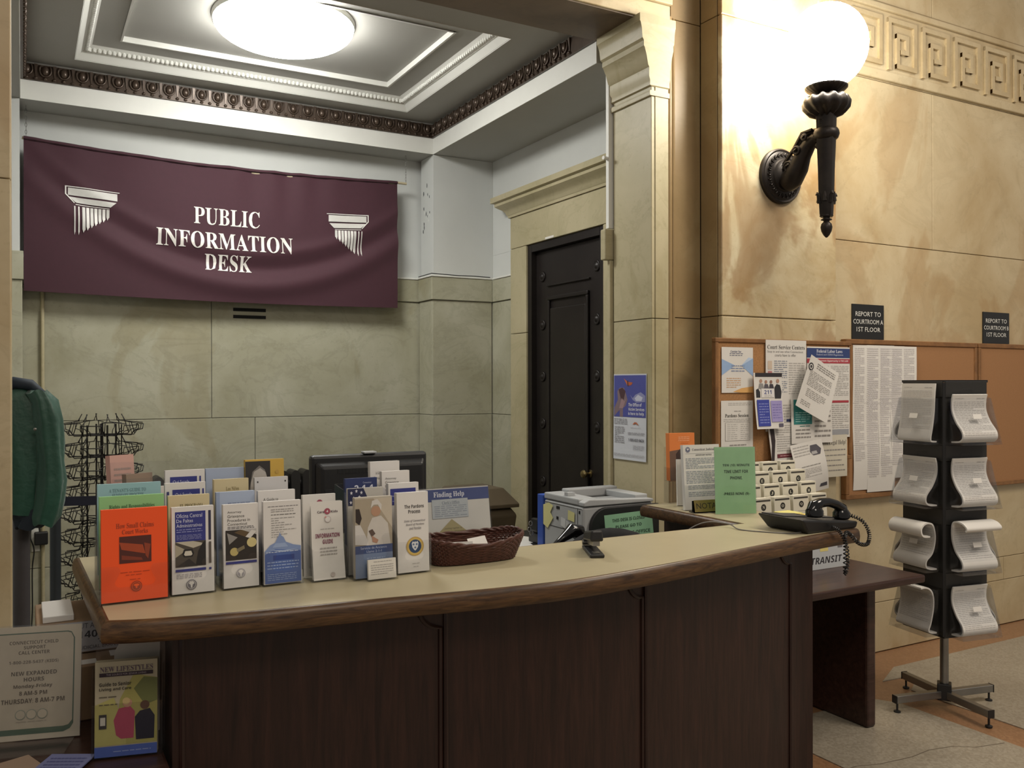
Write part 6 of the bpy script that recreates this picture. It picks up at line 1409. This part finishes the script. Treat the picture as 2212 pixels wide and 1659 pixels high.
sheet('sign_sheet', 'Connecticut Child Support Call Center sign with green rounded border', 'sign', gT2, 0.184, 0.264, [
    ('p',GR,[(0.0,0.05),(0.80,0.05),(0.88,0.075),(0.92,0.12),(0.92,0.88),(0.88,0.935),(0.84,0.945),(0.0,0.945)]),('p','#b0a693',[(0.0,0.10),(0.80,0.10),(0.86,0.11),(0.905,0.15),(0.905,0.88),(0.875,0.925),(0.83,0.935),(0.0,0.935)]),
    ('t','#5b5247','b','CONNECTICUT CHILD',0.14,0.845,0.72,0.875),('t','#5b5247','b','SUPPORT',0.31,0.80,0.57,0.83),('t','#5b5247','b','CALL CENTER',0.25,0.755,0.62,0.785),('t','#6a6155','b','1-800-228-5437 (KIDS)',0.14,0.665,0.73,0.70),
    ('t','#5b5247','b','NEW EXPANDED',0.17,0.57,0.71,0.605),('t','#5b5247','b','HOURS',0.32,0.515,0.56,0.55),('t','#5b5247','b','Monday-Friday',0.20,0.45,0.66,0.49),('t','#5b5247','b','8 AM-5 PM',0.27,0.395,0.60,0.43),('t','#5b5247','b','THURSDAY: 8 AM-7 PM',0.06,0.325,0.81,0.365)] +
    [q for uc in (0.29, 0.42, 0.55) for q in (('c','#82897c',uc,0.225,0.062),('c','#b0a693',uc,0.225,0.054))] + [('l','#8b8578',1,0.24,0.16,0.6,0.168)], rz=-0.27, tilt=0.10, t=0.001, m=papermat('#b9af9c'))
mh = thing('leaflet_holder', 'clear holder with the senior living magazine below the counter', 'leaflet holder', (0.205, 2.19, LT))
mT2 = (0.207, 2.175, LT+0.002)
for b, nme in (((-0.075,0.075,-0.006,-0.004,0.0,0.12),'front_lip'),((-0.075,0.075,0.040,0.042,0.0,0.245),'back'),((-0.075,-0.073,-0.0038,0.0398,0.0,0.20),'side'),((0.073,0.075,-0.0038,0.0398,0.0,0.20),'side')):
    mb = MB(frame(mT2, -0.25, 0.05)); mb.box(*b); mb.build(nme, M_CLEAR2, mh)
mb = MB(frame((0.207, 2.175, LT+0.0006), -0.25)); mb.box(-0.075, 0.075, -0.006, 0.05, 0, 0.0014); mb.build('base', M_CLEAR2, mh)
sheet('magazine_stack', 'magazine New LifeStyles with red and dark dressed couple on the cover', 'magazine', (0.204, 2.174, LT+0.004), 0.132, 0.212, [
    ('p','#a39c58',[(0.30,0.12),(0.40,0.60),(0.62,0.86),(1.0,0.80),(1.0,0.12)]),('p','#b3ab66',[(0.0,0.12),(0.0,0.55),(0.3,0.62),(0.5,0.30),(0.5,0.12)]),('p','#6c7040',[(0.62,0.70),(0.78,0.82),(1.0,0.80),(1.0,0.56),(0.8,0.52)]),
    ('p','#a9455c',[(0.34,0.22),(0.30,0.38),(0.38,0.50),(0.56,0.52),(0.64,0.46),(0.62,0.18),(0.42,0.18)]),('c','#bb8f74',0.52,0.555,0.075),('c','#c9b07a',0.50,0.575,0.06),('p','#1c1a2a',[(0.66,0.16),(0.64,0.40),(0.72,0.46),(0.88,0.48),(0.96,0.40),(0.95,0.16)]),('c','#5c3f30',0.80,0.52,0.075),
    ('r','#4a60a8',0.0,0.0,1.0,0.11),('l','#8f9cc8',1,0.3,0.04,0.9,0.065),('t','#5b4a58','s','NEW LIFESTYLES',0.08,0.895,0.93,0.95),('r','#2f2028',0.07,0.845,0.93,0.885),('t','#a5989c','n','THE SOURCE FOR SENIOR LIVING',0.18,0.855,0.82,0.875),
    ('t','#3d382e','b','Guide to Senior',0.07,0.745,0.58,0.785),('t','#3d382e','b','Living and Care',0.07,0.69,0.58,0.73),('l','#5d5644',1,0.07,0.62,0.36,0.645),('l','#5d5644',1,0.07,0.54,0.36,0.565),('r','#33302e',0.07,0.30,0.19,0.45),('r','#b9b5a8',0.09,0.335,0.17,0.42)], rz=-0.25, tilt=0.05, t=0.022, m=papermat('#b1a78c'))
mb = MB(frame((0.238, 2.233, LT+0.03), -0.25, 0.05)); mb.prism([(-0.06,0.0),(0.045,0.0),(0.045,0.225),(0.03,0.262),(-0.02,0.255),(-0.055,0.19)], lambda p, t: (p[0], t, p[1]), 0, 0.003); tag(mb.build('paper_flap', papermat('#b5b0a6')), 'pale folded paper standing behind the magazine holder', 'paper')
mb = MB(frame((-0.035, 2.205, LT+0.0005), 0.35)); mb.box(-0.07, 0.07, -0.11, 0.06, 0, 0.004); o = tag(mb.build('flyer', papermat('#9d8672')), 'brownish flyers lying in front of the child support sign', 'flyer')
mb = MB(frame((0.065, 2.165, LT+0.0005), -0.5)); mb.box(-0.05, 0.05, -0.09, 0.075, 0.0042, 0.007); o = tag(mb.build('flyer', papermat('#767ba6')), 'lilac flyer lying beside the magazine holder', 'flyer')
T_ = frame((0.065, 2.165, LT+0.0005), -0.5)
print_on(o, [('l','#55598a',8,0.1,0.1,0.9,0.9)], 0.10, 0.165, lambda u, v, off: tuple(T_ @ Vector(((u-0.5)*0.10, -0.09+0.165*v, 0.007+off))))
